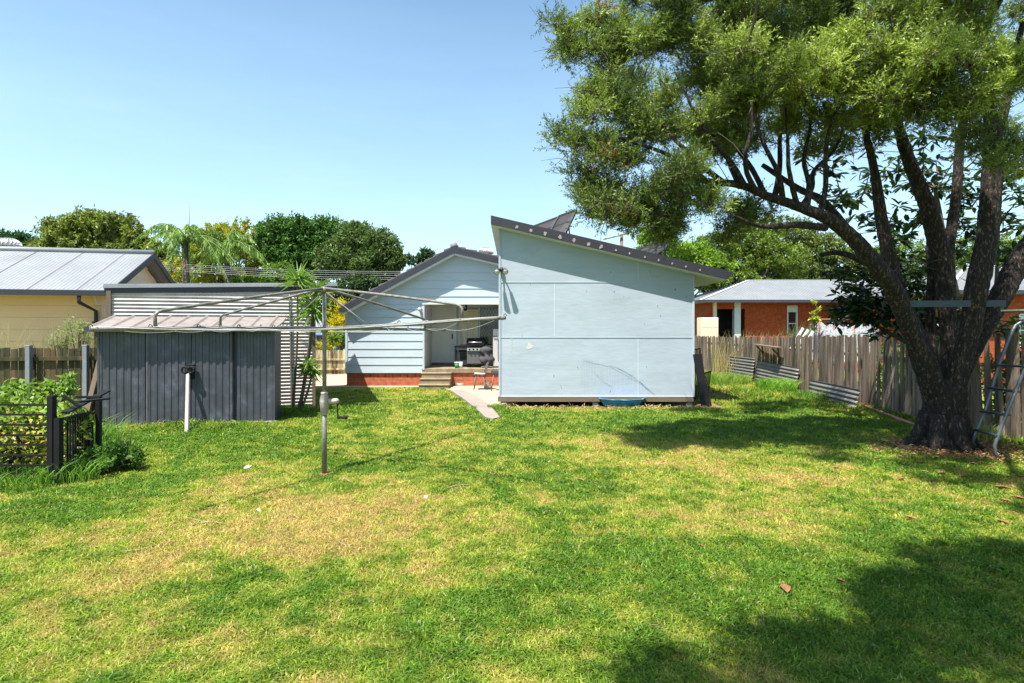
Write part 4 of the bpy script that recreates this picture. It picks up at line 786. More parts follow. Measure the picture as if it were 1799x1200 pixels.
# black fence panels leaning by the studio corner
def railpanel(a, b, h, lean, label, n=9, solid=False, name='steel_fence_panel'):
    a, b = Vector(a), Vector(b); t = thing(name, label, 'fence panel', a, None); up = Vector((lean[0], lean[1], h))
    mb = MB(); mb.bar(a + up, b + up, .03, .03); mb.build('rail', m_black, t); mb = MB(); mb.bar(a + up * .06, b + up * .06, .03, .03); mb.build('rail', m_black, t); mb = MB()
    for i in range(n + 1): q = a.lerp(b, i / n); mb.bar(q, q + up * (1.0), .016, .016, up=(0, 1, 0))
    mb.build('bars', m_black, t); return t
a = G(1222, 716); railpanel((4.47, 14.1, 0), (5.25, 15.6, 0), 1.26, (-.0, .3), 'black barred steel fence panel standing behind the studio corner', 8)
railpanel((4.50, 13.7, 0), (4.98, 14.5, 0), .72, (.12, .12), 'short black barred panel leaning in front of the taller one', 7)
t = thing('black_board', 'narrow black boards leaning against the right corner of the blue studio', 'board', (4.5, 13.5, 0))
mb = MB(); mb.bar((4.50, 13.25, 0), (4.36, 13.42, 1.22), .2, .03, up=(0, 1, 0)); mb.build('near_board', m_black, t); mb = MB(); mb.bar((4.62, 13.35, 0), (4.42, 13.55, 1.1), .12, .03, up=(0, 1, 0)); mb.build('far_board', m_black, t)
# ------------------------------------------------------------------ right neighbour's brick house
def hiphouse(name, label, x0, x1, y0, w, ze, zr, mats, openings, parts=True, zb=0.0):
    t = thing(name, label, 'house', ((x0 + x1) / 2, y0, zb)); mb = MB()
    xs = [x0 + .45]
    for (a, b, z0, z1, kind) in openings:
        mb.box(xs[-1], a, y0 + .45, y0 + .6, zb, ze - .05) if a > xs[-1] else None
        if z0 > zb: mb.box(a, b, y0 + .45, y0 + .6, zb, z0)
        if z1 < ze - .06: mb.box(a, b, y0 + .45, y0 + .6, z1, ze - .05)
        xs.append(b)
    mb.box(xs[-1], x1 - .45, y0 + .45, y0 + .6, zb, ze - .05); mb.box(x0 + .45, x0 + .6, y0 + .601, y0 + 2 * w - .4, zb, ze - .05); mb.build('wall', mats, t)
    mb = MB(); mb.box(x0 + .6, x1 - .6, y0 + 1.6, y0 + 1.7, zb, ze - .05); mb.build('inner_wall', m_brick2, t)
    for (a, b, z0, z1, kind) in openings:
        if kind == 'window':
            m = MB(); m.box(a + .05, b - .05, y0 + .52, y0 + .53, z0 + .05, z1 - .05); wn = m.build('window', m_glass, t)
            m = MB(); m.box(a, a + .05, y0 + .44, y0 + .55, z0, z1); m.box(b - .05, b, y0 + .44, y0 + .55, z0, z1); m.box(a + .05, b - .05, y0 + .44, y0 + .55, z0, z0 + .05); m.box(a + .05, b - .05, y0 + .44, y0 + .55, z1 - .05, z1)
            mz = (z0 + z1) / 2; m.box(a + .05, b - .05, y0 + .46, y0 + .515, mz - .02, mz + .02); m.build('frame', m_trim, wn)
            m = MB(); m.box(a + .05, b - .05, y0 + .49, y0 + .515, z1 - .3, z1 - .06); m.build('blind', m_white, wn)
        elif kind == 'door':
            m = MB(); m.box(a, b, y0 + 1.4, y0 + 1.45, z0, z1); m.build('doorway', m_black, t)
    m = MB(); m.box(x0 + .02, x1, y0 - .0, y0 + .55, ze - .045, ze - .02); m.box(x0 + .02, x0 + .5, y0 + .56, y0 + 2 * w, ze - .045, ze - .02); m.build('eave_lining', m_white, t)
    m = MB(); m.box(x0 - .06, x1 + .06, y0 - .1, y0 - .002, ze - .07, ze + .06); m.box(x0 - .1, x0 - .002, y0, y0 + 2 * w, ze - .07, ze + .06); m.build('gutter', m_dark, t)
    # hip roof with ribs
    m = MB(); A = Vector((x0, y0, ze + .04)); B = Vector((x1, y0, ze + .04)); Cc = Vector((x1, y0 + 2 * w, ze + .04)); Dd = Vector((x0, y0 + 2 * w, ze + .04)); Rl = Vector((x0 + w, y0 + w, zr)); Rr = Vector((x1 - w, y0 + w, zr))
    m.add([A, B, Cc, Dd, Rl, Rr], [(0, 1, 5, 4), (1, 2, 5), (2, 3, 4, 5), (3, 0, 4)])
    def fz(x, y): d = min(x - x0, x1 - x, y - y0, y0 + 2 * w - y); return ze + .04 + (zr - ze - .04) * max(0, min(d, w)) / w
    x = x0 + .1
    while x < x1 - .05:
        yt = y0 + min(w, x - x0, x1 - x); m.bar((x, y0, fz(x, y0) + .004), (x, yt, fz(x, yt) + .004), .03, .02); x += .152
    y = y0 + .1
    while y < y0 + 2 * w - .1:
        xt = x0 + min(w, y - y0, y0 + 2 * w - y); m.bar((x0, y, fz(x0, y) + .004), (xt, y, fz(xt, y) + .004), .03, .02); y += .152
    rf = m.build('roof', m_roofl, t)
    m = MB(); m.bar(A + Vector((0, 0, .02)), Rl + Vector((0, 0, .02)), .12, .03); m.bar(Rl + Vector((0, 0, .02)), Rr + Vector((0, 0, .02)), .14, .03); m.build('ridge_cap', m_trim, rf)
    return t
ze = P(1231, 529, 26).z; zr = P(1314, 493, 29.7).z
XB = lambda px: P(px, 550, 26.45).x
ops = [(XB(1258), XB(1309), 0, 2.7, 'door'), (XB(1383), XB(1401), 1.2, P(0, 537, 26.45).z, 'window'), (XB(1481), XB(1540), 1.2, 2.6, 'window'), (XB(1640), XB(1670), 1.2, 2.6, 'window')]
bh_ = hiphouse('brick_house', 'orange brick house with pale ribbed hip roof beyond the right fence', 8.6, 26, 26, 3.7, ze, zr, m_brick2, ops)
m = MB(); m.box(XB(1252), XB(1258), 26.35, 26.5, 0, ze - .05); m.build('porch_post', m_creamw, bh_); m = MB(); m.box(XB(1290), XB(1301), 26.42, 26.7, 0, ze - .05); m.build('porch_pier', m_trim, bh_)
ze2 = P(1700, 513, 18.5).z; zr2 = P(1745, 470, 21.5).z
XC = lambda px: P(px, 550, 18.95).x
hiphouse('brick_house', 'second brick house with grey hip roof glimpsed between the big tree trunks', 14.1, 26, 18.5, 3.2, ze2, zr2, m_brick2, [(XC(1790), XC(1830), 1.2, 2.3, 'window')])
# things behind the fence
t = thing('old_fridge', 'cream fridge standing behind the right fence near the brick porch', 'fridge', (P(1247, 570, 24.9).x, 25.1, 0)); x0, x1 = P(1232, 570, 24.9).x, P(1262, 570, 24.9).x; z1 = P(0, 558, 24.9).z
m = MB(); m.box(x0, x1, 24.9, 25.5, .02, z1); m.build('body', m_creamw, t, bevel=.02); m = MB(); m.box(x0 + .01, x1 - .01, 24.86, 24.898, .1, z1 - .45); m.build('lower_door', m_creamw, t, bevel=.01); m = MB(); m.box(x0 + .01, x1 - .01, 24.86, 24.898, z1 - .44, z1 - .02); m.build('upper_door', m_creamw, t, bevel=.01)
t = thing('white_slats', 'white slatted board leaning behind the fence left of the trampoline', 'slats', P(1405, 600, 17))
for k in range(3):
    m = MB(); a = P(1398 + k * 9, 612, 17 + k * .02); b = P(1411 + k * 9, 576 + k * 3, 17 + k * .02); m.bar(Vector((a.x - .15, a.y, 1.2)), b, .075, .02, up=(0, 1, 0)); m.build('slat', m_trim, t)
tx, ty = P(1480, 570, 18).x + .15, 18.2; tr = .95
t = thing('trampoline', 'trampoline with rusty frame and sagging white mesh net behind the right fence', 'trampoline', (tx, ty, 0))
zT = P(0, 561, 17.3).z
for z_ in (zT, .75):
    m = MB(); m.tube([(tx + math.cos(k / 30 * 6.283) * tr, ty + math.sin(k / 30 * 6.283) * tr, z_) for k in range(31)], .025, 8); m.build('ring', m_rust, t)
for k in range(6):
    a = k / 6 * 6.283 + .3; m = MB(); m.tube([(tx + math.cos(a) * tr, ty + math.sin(a) * tr, 0), (tx + math.cos(a) * tr, ty + math.sin(a) * tr, zT)], .022, 8); m.build('post', m_rust, t)
m = MB(); vs = []; n = 120
for j in range(9):
    for k in range(n):
        a = k / n * 6.283; sag = abs(math.sin((a - .3) * 3)); zz = zT - .02 - sag * .28; z_ = .8 + (zz - .8) * j / 8; r_ = tr * (.99 + .02 * math.sin(a * 24) * (1 - j / 9)); vs.append((tx + math.cos(a) * r_, ty + math.sin(a) * r_, z_))
m.add(vs, [(j * n + k, j * n + (k + 1) % n, (j + 1) * n + (k + 1) % n, (j + 1) * n + k) for j in range(8) for k in range(n)], 0, True); m.build('net', m_net, t)
m = MB(); m.lathe((tx, ty, .75), [(tr * .93, 0), (.02, -.02)], 30, cap=False); m.build('mat', m_black, t)

# ------------------------------------------------------------------ rotary clothesline
D = 7.25; hx, hy = (570 - CX) / F * D, D; be = R(28.6); Rr_, LL = 2.09, 2.64
cl = thing('rotary_clothesline', 'grey galvanised rotary clothesline with four sloping arms on a central pole', 'clothesline', (hx, hy, 0))
c0 = Vector((hx, hy, 0)); top = Vector((hx, hy, P(0, 507, D).z))
mb = MB(); mb.tube([c0, (hx, hy, .88)], .030, 16); mb.build('lower_pole', m_steel, cl)
mb = MB(); mb.tube([(hx, hy, .88), top + Vector((0, 0, -.02))], .026, 16); mb.build('upper_pole', m_steel, cl)
mb = MB(); mb.tube([top + Vector((0, 0, -.06)), top + Vector((0, 0, .02))], [.03, .045], 12); mb.build('top_cap', m_steel, cl)
zc = H + D * (HY - 710) / F
mb = MB(); mb.lathe((hx, hy, zc), [(.038, -.135), (.042, -.125), (.042, -.115), (.05, -.11), (.062, .03), (.062, .045), (.045, .13), (.048, .135), (.048, .15), (.03, .155)], 8); wn = mb.build('winder_housing', M('cast_alloy', (.36, .33, .29), .6, .2, 12, .3, 40, metal=.3, dirt_or_sunflecks=(.2, .17, .13)), cl)
mb = MB(); mb.tube([(hx + .03, hy, zc + .03), (hx + .16, hy, zc + .04), (hx + .18, hy, zc + .03)], [.04, .035, .025], 10); mb.build('gear_hub', MATS['cast_alloy'], wn)
mb = MB(); mb.tube([(hx + .165, hy, zc + .03), (hx + .17, hy, zc - .17)], .008, 8); mb.tube([(hx + .17, hy, zc - .17), (hx + .30, hy - .04, zc - .165)], [.016, .02], 10); mb.build('crank_handle', m_black, wn)
zarm = H + D * (HY - 577) / F
dirs = {'rn': Vector((math.cos(be), -math.sin(be), 0)), 'ln': Vector((-math.sin(be), -math.cos(be), 0)), 'rf': Vector((math.sin(be), math.cos(be), 0)), 'lf': Vector((-math.cos(be), math.sin(be), 0))}
rise = {'rn': .115, 'ln': .0, 'rf': -.03, 'lf': .02}
ends = {}
mb = MB(); mb.tube([(hx, hy, zarm - .05), (hx, hy, zarm + .05)], .045, 12); mb.build('arm_hub', m_steel, cl)
for k, d in dirs.items():
    rz_ = rise[k]; mid = c0 + d * Rr_ + Vector((0, 0, zarm + rz_ * Rr_ / LL)); end = c0 + d * LL + Vector((0, 0, zarm + rz_)); ends[k] = (mid, end)
    sagm = c0 + d * (LL * .5) + Vector((0, 0, zarm + rz_ * .42))
    mb = MB(); mb.tube([c0 + d * .03 + Vector((0, 0, zarm)), sagm, mid, end], .021, 10); am = mb.build('arm', m_steel, cl)
    mb = MB()
    for s in (.28, .45, .62, .80, .99):
        q = (c0 + d * (LL * s)); zq = zarm + rz_ * s; q.z = zq; mb.tube([q + Vector((0, 0, -.026)), q + d * .01 + Vector((0, 0, .03)), q + d * .03 + Vector((0, 0, .045)), q + d * .045 + Vector((0, 0, .02))], .0045, 6)
    mb.build('line_hook', m_dark, am)
    # strut: from the top down to the arm, with an elbow at its foot
    el = mid + Vector((0, 0, .15)) - d * .0; topd = top + d * .03
    el2 = el - d * .06 + Vector((0, 0, .025)); pts = [topd]
    for u in (.25, .5, .75): q = topd.lerp(el2, u); q.z += .008 * math.sin(math.pi * u); pts.append(q)
    pts += [el2, el - d * .02 + Vector((0, 0, .008)), el + d * .008 + Vector((0, 0, -.02)), mid + Vector((0, 0, .0))]
    mb = MB(); mb.tube(pts, .017, 10); mb.build('strut', m_steel, cl)
    # thin stay wire from top to the arm
    mb = MB(); q = c0 + d * .75 + Vector((0, 0, zarm + rz_ * .28)); mb.tube([top + Vector((0, 0, -.03)), q], .006, 6); mb.build('stay', m_steel, cl)
order = ['rn', 'rf', 'lf', 'ln']
mb = MB()
for s in (.45, .62, .80, .99):
    for i in range(4):
        a, b_ = order[i], order[(i + 1) % 4]; da, db = dirs[a], dirs[b_]; A_ = c0 + da * LL * s + Vector((0, 0, zarm + rise[a] * s + .02)); B_ = c0 + db * LL * s + Vector((0, 0, zarm + rise[b_] * s + .02)); m_ = (A_ + B_) / 2 - Vector((0, 0, .04 + .05 * random.random()))
        pts = [A_.lerp(B_, u) - Vector((0, 0, (.05 + .03 * s) * 4 * u * (1 - u))) for u in np.linspace(0, 1, 9)]; mb.tube(pts, .0032, 4, cap=False)
mb.build('line_wire', m_wire, cl)

# ------------------------------------------------------------------ ladder, bar on tree
t = thing('pool_ladder', 'grey pool ladder leaning against the right fence beside the tree', 'ladder', (7.0, 8.2, 0))
fA = [P(1757, 806, 7.98), P(1749, 797, 8.0), P(1747, 782, 8.0), P(1765, 735, 8.0), P(1798, 653, 8.0), P(1850, 520, 8.0)]
rA = [P(1708, 779, 8.5), P(1713, 762, 8.5), P(1730, 723, 8.5), P(1753, 647, 8.5), P(1775, 588, 8.5), P(1784, 572, 8.5), P(1799, 562, 8.5), P(1840, 556, 8.5)]
for q in (fA, rA): mb = MB(); mb.tube(q, .023, 12); mb.build('side_rail', m_ladder, t)
for (y1, yb) in ((768, 757), (731, 718), (690, 679), (646, 640)):
    def at(q, py):
        for i in range(len(q) - 1):
            za, zb2 = q[i].z, q[i + 1].z; D_ = q[i].y; z = H + D_ * (HY - py) / F
            if min(za, zb2) <= z <= max(za, zb2): return q[i].lerp(q[i + 1], (z - za) / (zb2 - za))
        return q[0]
    a = at(fA, y1 - 2); 
    b_ = min(([rA[i].lerp(rA[i + 1], u) for i in range(len(rA) - 1) for u in np.linspace(0, 1, 12)]), key=lambda v: abs(v.z - a.z))
    mb = MB(); mb.bar(a + Vector((-.0, -.02, 0)), b_ + Vector((0, .02, 0)), .10, .028); mb.build('tread', m_slate, t, bevel=.005)
mb = MB(); mb.bar(P(1598, 534, 8.45), P(1767, 533, 8.3), .02, .095); mb.build('steel_bar', m_slate, label='dark steel flat bar fixed across the forking limbs of the tree', cat='bar')
mb = MB(); mb.tube([P(1758, 547, 8.6), P(1830, 545, 8.3)], .022, 8); mb.build('green_pole', M('green_pole_paint', (.05, .09, .06), .6, .2, 6, .1), label='thin green pole sticking out right of the tree above the ladder', cat='pole')
# ------------------------------------------------------------------ foliage tools
def unit(v): return v / np.maximum(np.linalg.norm(v, axis=-1, keepdims=True), 1e-9)
def leaf_mesh(name, base, dirs, L, W, mat, parent=None, bend=.25, nrm=None, wide=.45, **kw):
    """diamond leaves with a folded middle: base (n,3), dirs (n,3) unit, L, W (n,)"""
    n = len(base); up = nrm if nrm is not None else unit(rng.normal(size=(n, 3)) + np.array([0, 0, .9]))
    s = unit(np.cross(dirs, up)); nn = np.cross(s, dirs); L = np.broadcast_to(L, n)[:, None]; W = np.broadcast_to(W, n)[:, None]
    mid = base + dirs * L * wide; tip = base + dirs * L - nn * L * bend
    V = np.stack([base, mid + s * W + nn * W * .35, tip, mid - s * W + nn * W * .35], 1).reshape(-1, 3)
    i = np.arange(n) * 4; Fq = np.stack([i, i + 1, i + 2, i + 3], -1)
    if kw.pop('fold', False):
        F3 = np.concatenate([np.stack([i, i + 1, i + 2], -1), np.stack([i, i + 2, i + 3], -1)]); return np_mesh(name, V, F3, mat, parent, **kw)
    return np_mesh(name, V, Fq, mat, parent, **kw)
def ovate_mesh(name, base, dirs, L, W, mat, parent, nrm, bend=.15):
    n = len(base); s = unit(np.cross(dirs, nrm)); nn = np.cross(s, dirs); L = L[:, None]; W = W[:, None]
    def at_(u, side, wf): return base + dirs * L * u - nn * L * bend * u * u + s * W * wf * side + nn * W * .25 * abs(side) * wf
    V = np.stack([base, at_(.28, 1, .85), at_(.68, 1, .9), at_(1, 0, 0), at_(.68, -1, .9), at_(.28, -1, .85)], 1).reshape(-1, 3); i = np.arange(n) * 6
    return np_mesh(name, V, np.concatenate([np.stack([i, i + 1, i + 2, i + 3], -1), np.stack([i, i + 3, i + 4, i + 5], -1)]), mat, parent)
def ellip(n, surf=.33):
    d = unit(rng.normal(size=(n, 3))); r = rng.random(n) ** surf; return d * r[:, None]
def smooth(pts, k=5):
    pts = [Vector(p) for p in pts]; out = []
    for i in range(len(pts) - 1):
        p0, p1, p2, p3 = pts[max(i - 1, 0)], pts[i], pts[i + 1], pts[min(i + 2, len(pts) - 1)]
        for j in range(k):
            t = j / k; out.append(.5 * ((2 * p1) + (-p0 + p2) * t + (2 * p0 - 5 * p1 + 4 * p2 - p3) * t * t + (-p0 + 3 * p1 - 3 * p2 + p3) * t ** 3))
    out.append(pts[-1]); return out
def limb(mb, spec, n=12, k=5, rough=.07, wig=.0):
    """spec: (px,py,width_px,D)"""
    spec = [(a, b, w * (.82 if w > 16 else 1), d) for a, b, w, d in spec]; k = k * 2 if spec[0][2] > 24 else k; n = n + 8 if spec[0][2] > 24 else n; pts = smooth([P(a, b, d) for a, b, w, d in spec], k); rs_ = []
    for i in range(len(spec) - 1):
        for j in range(k): t = j / k; w0 = spec[i][2] * spec[i][3]; w1 = spec[i + 1][2] * spec[i + 1][3]; rs_.append((w0 + (w1 - w0) * t) / F / 2)
    rs_.append(spec[-1][2] * spec[-1][3] / F / 2)
    if wig: pts = [p + Vector((random.uniform(-wig, wig), random.uniform(-wig, wig), random.uniform(-wig, wig))) * r * 10 for p, r in zip(pts, rs_)]
    mb.tube(pts, rs_, n, rough=rough); return pts, rs_
# ------------------------------------------------------------------ the big fine-leaved tree
bt = thing('bottlebrush_tree', 'huge multi-stemmed fine leaved tree with dark rough trunk at the right fence', 'tree', (6.64, 8.8, 0))
tr = MB(); SK = []
def addlimb(spec, **k):
    spec = [(a, b, w * (.88 if 540 < b < 660 else 1), d) for a, b, w, d in spec]
    p, r = limb(tr, spec, **k); SK.extend([tuple(q) for q, rr_ in zip(p, r) if q.z > 2.35 and q.z < 9]); return p
addlimb([(1656, 798, 150, 8.8), (1658, 784, 112, 8.8), (1660, 765, 92, 8.8), (1660, 735, 78, 8.8), (1659, 705, 78, 8.8), (1657, 680, 82, 8.8), (1655, 662, 56, 8.8)], n=22, rough=.06)
for a in range(7):   # root flare
    an = a / 7 * 6.283 + .3; b0 = Vector((6.64, 8.8, 0)); d = Vector((math.cos(an), math.sin(an), 0)); tr.tube([b0 + Vector((0, 0, .5)) + d * .2, b0 + Vector((0, 0, .22)) + d * .29, b0 + Vector((0, 0, .07)) + d * .40, b0 + Vector((0, 0, -.05)) + d * .58], [.12, .11, .08, .03], 10, rough=.1)
A1 = addlimb([(1650, 705, 50, 8.8), (1632, 660, 48, 8.75), (1608, 600, 42, 8.6), (1585, 545, 40, 8.45), (1565, 500, 36, 8.3), (1538, 465, 34, 8.2), (1500, 420, 31, 8.05), (1455, 385, 26, 7.95), (1400, 362, 21, 7.9), (1350, 345, 17, 7.85), (1300, 325, 13, 7.8), (1240, 318, 11, 7.8), (1180, 300, 7, 7.8)])
addlimb([(1648, 690, 44, 8.9), (1632, 640, 40, 8.95), (1606, 575, 34, 9.0), (1580, 520, 32, 9.0), (1562, 450, 28, 9.0), (1548, 380, 24, 9.0), (1536, 300, 17, 8.9), (1520, 230, 10, 8.8), (1500, 150, 6, 8.7)])
addlimb([(1660, 690, 38, 9.1), (1667, 620, 33, 9.25), (1663, 540, 33, 9.3), (1658, 470, 40, 9.3), (1648, 430, 38, 9.3), (1632, 370, 32, 9.2), (1612, 320, 28, 9.1), (1590, 262, 24, 9.0), (1572, 200, 17, 8.8), (1550, 120, 9, 8.5)])
addlimb([(1662, 455, 26, 9.3), (1672, 400, 22, 9.5), (1681, 330, 19, 9.6), (1687, 250, 15, 9.6), (1700, 160, 9, 9.5)])
addlimb([(1668, 705, 46, 8.7), (1684, 650, 46, 8.6), (1702, 590, 42, 8.5), (1716, 510, 42, 8.4), (1734, 420, 40, 8.35), (1740, 350, 38, 8.3), (1745, 280, 36, 8.3), (1745, 230, 30, 8.2), (1730, 170, 20, 8.1), (1700, 100, 12, 7.9)])
addlimb([(1745, 250, 24, 8.3), (1765, 190, 18, 8.3), (1780, 110, 12, 8.3), (1800, 30, 8, 8.2)], n=8)
addlimb([(1675, 700, 34, 9.0), (1696, 645, 32, 9.1), (1728, 580, 36, 9.1), (1762, 515, 42, 9.1), (1792, 455, 42, 9.1), (1830, 400, 36, 9.0), (1880, 300, 26, 8.9), (1900, 180, 14, 8.8)])
addlimb([(1640, 640, 22, 9.5), (1634, 560, 18, 9.6), (1637, 480, 18, 9.6), (1634, 430, 14, 9.6)], n=8)
addlimb([(1592, 500, 14, 8.9), (1535, 468, 12, 8.9), (1480, 445, 10, 9.0), (1440, 448, 6, 9.0)], n=8)
addlimb([(1450, 400, 14, 7.95), (1400, 395, 12, 7.7), (1340, 398, 8, 7.6), (1290, 380, 5, 7.5)], n=8)
addlimb([(1500, 418, 18, 8.0), (1470, 380, 17, 8.3), (1440, 350, 15, 8.5), (1400, 330, 11, 8.8), (1340, 290, 8, 9.2)], n=8)
for (x, y, x2, y2, x3, y3, d1, d2) in ((1418, 365, 1412, 280, 1424, 180, 7.9, 8.1), (1400, 360, 1385, 290, 1380, 190, 7.9, 7.6), (1375, 352, 1345, 260, 1330, 160, 7.9, 7.4), (1345, 345, 1290, 250, 1265, 140, 7.85, 8.2), (1440, 378, 1450, 280, 1470, 190, 8, 7.7), (1310, 330, 1255, 250, 1200, 150, 7.8, 7.5),
                                  (1300, 328, 1270, 240, 1262, 120, 7.8, 8.6), (1270, 320, 1200, 260, 1130, 190, 7.8, 7.8), (1240, 318, 1170, 270, 1080, 240, 7.8, 7.7), (1360, 350, 1370, 240, 1400, 120, 7.85, 8.8), (1410, 362, 1430, 300, 1480, 230, 7.9, 8.6), (1330, 340, 1310, 270, 1320, 180, 7.8, 7.1)):
    addlimb([(x, y, 11, d1), ((x + x2) / 2 + random.uniform(-8, 8), (y + y2) / 2, 9, (d1 + d2) / 2), (x2, y2, 7.5, d2), ((x2 + x3) / 2 + random.uniform(-10, 10), (y2 + y3) / 2, 5.5, d2), (x3, y3, 3.5, d2)], n=7, k=4)
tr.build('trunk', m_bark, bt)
# crown blobs (px,py,D, rpx, rpy, depth radius, clusters)
BL = [(1080, 60, 8.3, 60, 55, .5, 26), (1160, 110, 8.2, 90, 80, .8, 46), (1045, 205, 8.0, 52, 42, .5, 20), (1110, 250, 7.9, 80, 55, .7, 34), (1060, 310, 7.9, 45, 30, .4, 12), (1115, 350, 7.8, 62, 38, .45, 20), (1195, 320, 7.8, 75, 45, .6, 26), (1255, 245, 8.2, 80, 55, .8, 26),
      (1220, 20, 8.2, 120, 60, 1.0, 44), (1370, 50, 8.3, 120, 75, 1.1, 56), (1290, 160, 7.8, 75, 65, .8, 40), (1350, 150, 7.3, 60, 50, .5, 20), (1440, 130, 7.4, 90, 60, .7, 42), (1520, 80, 7.2, 100, 60, .7, 50), (1600, 120, 7.0, 90, 55, .6, 46), (1560, 30, 7.8, 150, 60, 1.2, 60), (1690, 60, 7.2, 110, 70, .8, 56),
      (1760, 150, 7.0, 80, 55, .6, 30), (1660, 185, 7.2, 80, 28, .5, 22), (1480, 190, 8.0, 80, 40, .8, 26), (1540, 215, 8.6, 60, 40, .6, 16), (1780, 250, 7.4, 50, 40, .4, 12), (1700, 235, 8.4, 60, 22, .5, 8), (1400, 210, 8.4, 60, 35, .6, 12), (1240, 370, 7.9, 60, 28, .5, 10), (1140, 170, 8.9, 80, 60, .5, 18), (1320, 90, 9.2, 110, 60, .6, 24),
      (1300, -60, 8.0, 220, 60, 1.4, 46), (1600, -70, 8.0, 240, 80, 1.5, 60), (1850, 60, 8.2, 70, 110, 1.2, 26), (1870, 260, 8.0, 50, 70, .8, 12), (1170, 395, 8.0, 50, 16, .3, 6), (1330, 375, 8.2, 60, 20, .4, 5), (1010, 60, 8.2, 24, 28, .2, 5), (1005, 240, 8.0, 24, 24, .2, 5), (1080, 385, 7.8, 30, 16, .25, 6), (1025, 95, 8.2, 30, 32, .3, 9), (1050, 150, 8.1, 40, 30, .3, 8), (1060, 370, 7.8, 28, 24, .3, 6), (1030, 345, 7.9, 26, 20, .3, 4), (1180, 220, 10.6, 70, 60, .8, 26), (1260, 150, 11, 80, 60, .8, 30), (1340, 120, 11, 80, 60, .8, 30), (1420, 90, 11, 80, 60, .8, 24), (1290, 215, 11, 60, 40, .6, 14), (1130, 130, 10.4, 60, 50, .8, 14), (1275, 255, 8.0, 50, 45, .5, 8), (1350, 235, 9, 60, 40, .5, 7), (1430, 250, 9.4, 50, 40, .5, 5), (1200, 395, 8.1, 60, 22, .4, 7), (1275, 395, 8.3, 50, 18, .4, 5)]
CL = []
for px, py, D_, rx, ry, rd, nc in BL:
    c = np.array(P(px, py, D_)); ns = max(2, int(nc / 4.0)); e = ellip(ns, .42) * np.array([rx * D_ / F, rd, ry * D_ / F]); e = np.repeat(e, 6, 0); CL.append(c + e + ellip(len(e), .5) * np.array([.23, .23, .16]))
# the crown's side over and behind the photographer, which shades the lawn in front
for cx_, cy_, cz_, r_, nc in ((-.2, .6, 5.9, .75, 90), (1.0, .9, 6.0, .95, 130), (1.7, 1.7, 6.0, .8, 90), (2.5, 1.9, 6.0, .85, 100), (3.5, 2.5, 6.1, .9, 90), (2.2, .6, 6.0, 1.0, 90), (3.6, 4.7, 6.4, .6, 26), (4.6, 5.2, 6.4, .8, 36), (2.9, 5.8, 6.4, .6, 16), (5.4, 6.4, 6.4, .8, 30)):
    ns = max(2, int(nc / 4.3)); e = np.repeat(ellip(ns, .45) * np.array([r_, r_, .45]), 6, 0); CL.append(np.array([cx_ + .05, cy_ + .15, cz_]) + e + ellip(len(e), .5) * .24)
CL = np.concatenate(CL)
# extra limbs feeding the overhead side (out of the frame)
tr2 = MB()
def freelimb(pts, r0, r1):
    q = smooth(pts, 5); n_ = len(q); tr2.tube(q, [r0 + (r1 - r0) * i / (n_ - 1) for i in range(n_)], 8, rough=.05); SK.extend([tuple(v) for v in q if v.z > 2.35])
freelimb([P(1700, 100, 7.9), (6.0, 6.8, 6.2), (5.0, 5.4, 6.3), (3.8, 3.8, 6.3), (2.6, 2.2, 6.1), (1.4, 1.2, 6.0), (.3, .8, 6.0)], .07, .02)
freelimb([P(1550, 120, 8.5), (5.4, 8.0, 6.4), (4.5, 8.2, 6.9), (3.6, 8.2, 6.8), (2.6, 8.2, 6.5)], .06, .02)
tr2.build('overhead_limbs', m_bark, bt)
S = np.array(SK); D2 = ((CL[:, None, :] - S[None]) ** 2).sum(-1).min(1); order_ = np.argsort(D2); tw = MB(); Sx = [S]
Sarr = S.copy()
for i in order_:
    c = CL[i]; d = ((Sarr - c) ** 2).sum(1) + np.maximum(0, Sarr[:, 2] - c[2]) * .3; j = d.argmin(); a = Vector(Sarr[j]); b_ = Vector(c); L_ = (b_ - a).length
    if L_ < .08: continue
    m1 = a.lerp(b_, .35) + Vector((random.uniform(-.1, .1), random.uniform(-.1, .1), random.uniform(-.02, .1))) * L_; m2 = a.lerp(b_, .7) + Vector((random.uniform(-.1, .1), random.uniform(-.1, .1), random.uniform(-.1, .1))) * L_
    r0 = min(.022, .007 + .012 * L_); tw.tube([a, m1, m2, b_], [r0, r0 * .75, r0 * .55, .004], 5, cap=False)
    Sarr = np.concatenate([Sarr, np.array([m1, m2, b_])])
def shoots(cent, per, rad, shoot_len, K, leafL, leafW, upb=.45, flat=.7):
    n = len(cent) * per; c = np.repeat(cent, per, 0); rr_ = np.repeat(rad * (.6 + .8 * rng.random(len(cent))), per)[:, None]
    e = ellip(n, .4) * np.array([1, 1, flat]); o = c + e * rr_
    d = unit(e * .8 + rng.normal(size=(n, 3)) * .45 + np.array([0, 0, upb])); sl_ = shoot_len * (.6 + .8 * rng.random(n))
    t = np.tile(np.linspace(.05, 1, K), n) + rng.random(n * K) * .05; on = np.repeat(o, K, 0); dn = np.repeat(d, K, 0); sn = np.repeat(sl_, K)
    base = on + dn * (t * sn)[:, None]; rad_ = unit(np.cross(dn, rng.normal(size=(n * K, 3)))); ld = unit(dn * .75 + rad_ * .75)
    return o, d, sl_, base, ld, leafL * (.7 + .6 * rng.random(n * K)), leafW * (.8 + .4 * rng.random(n * K))
PER, KK = 20, 14
o, d, sl_, base, ld, l_, w_2 = shoots(CL, PER, .11, .20, KK, .054, .0068, .55, .75)
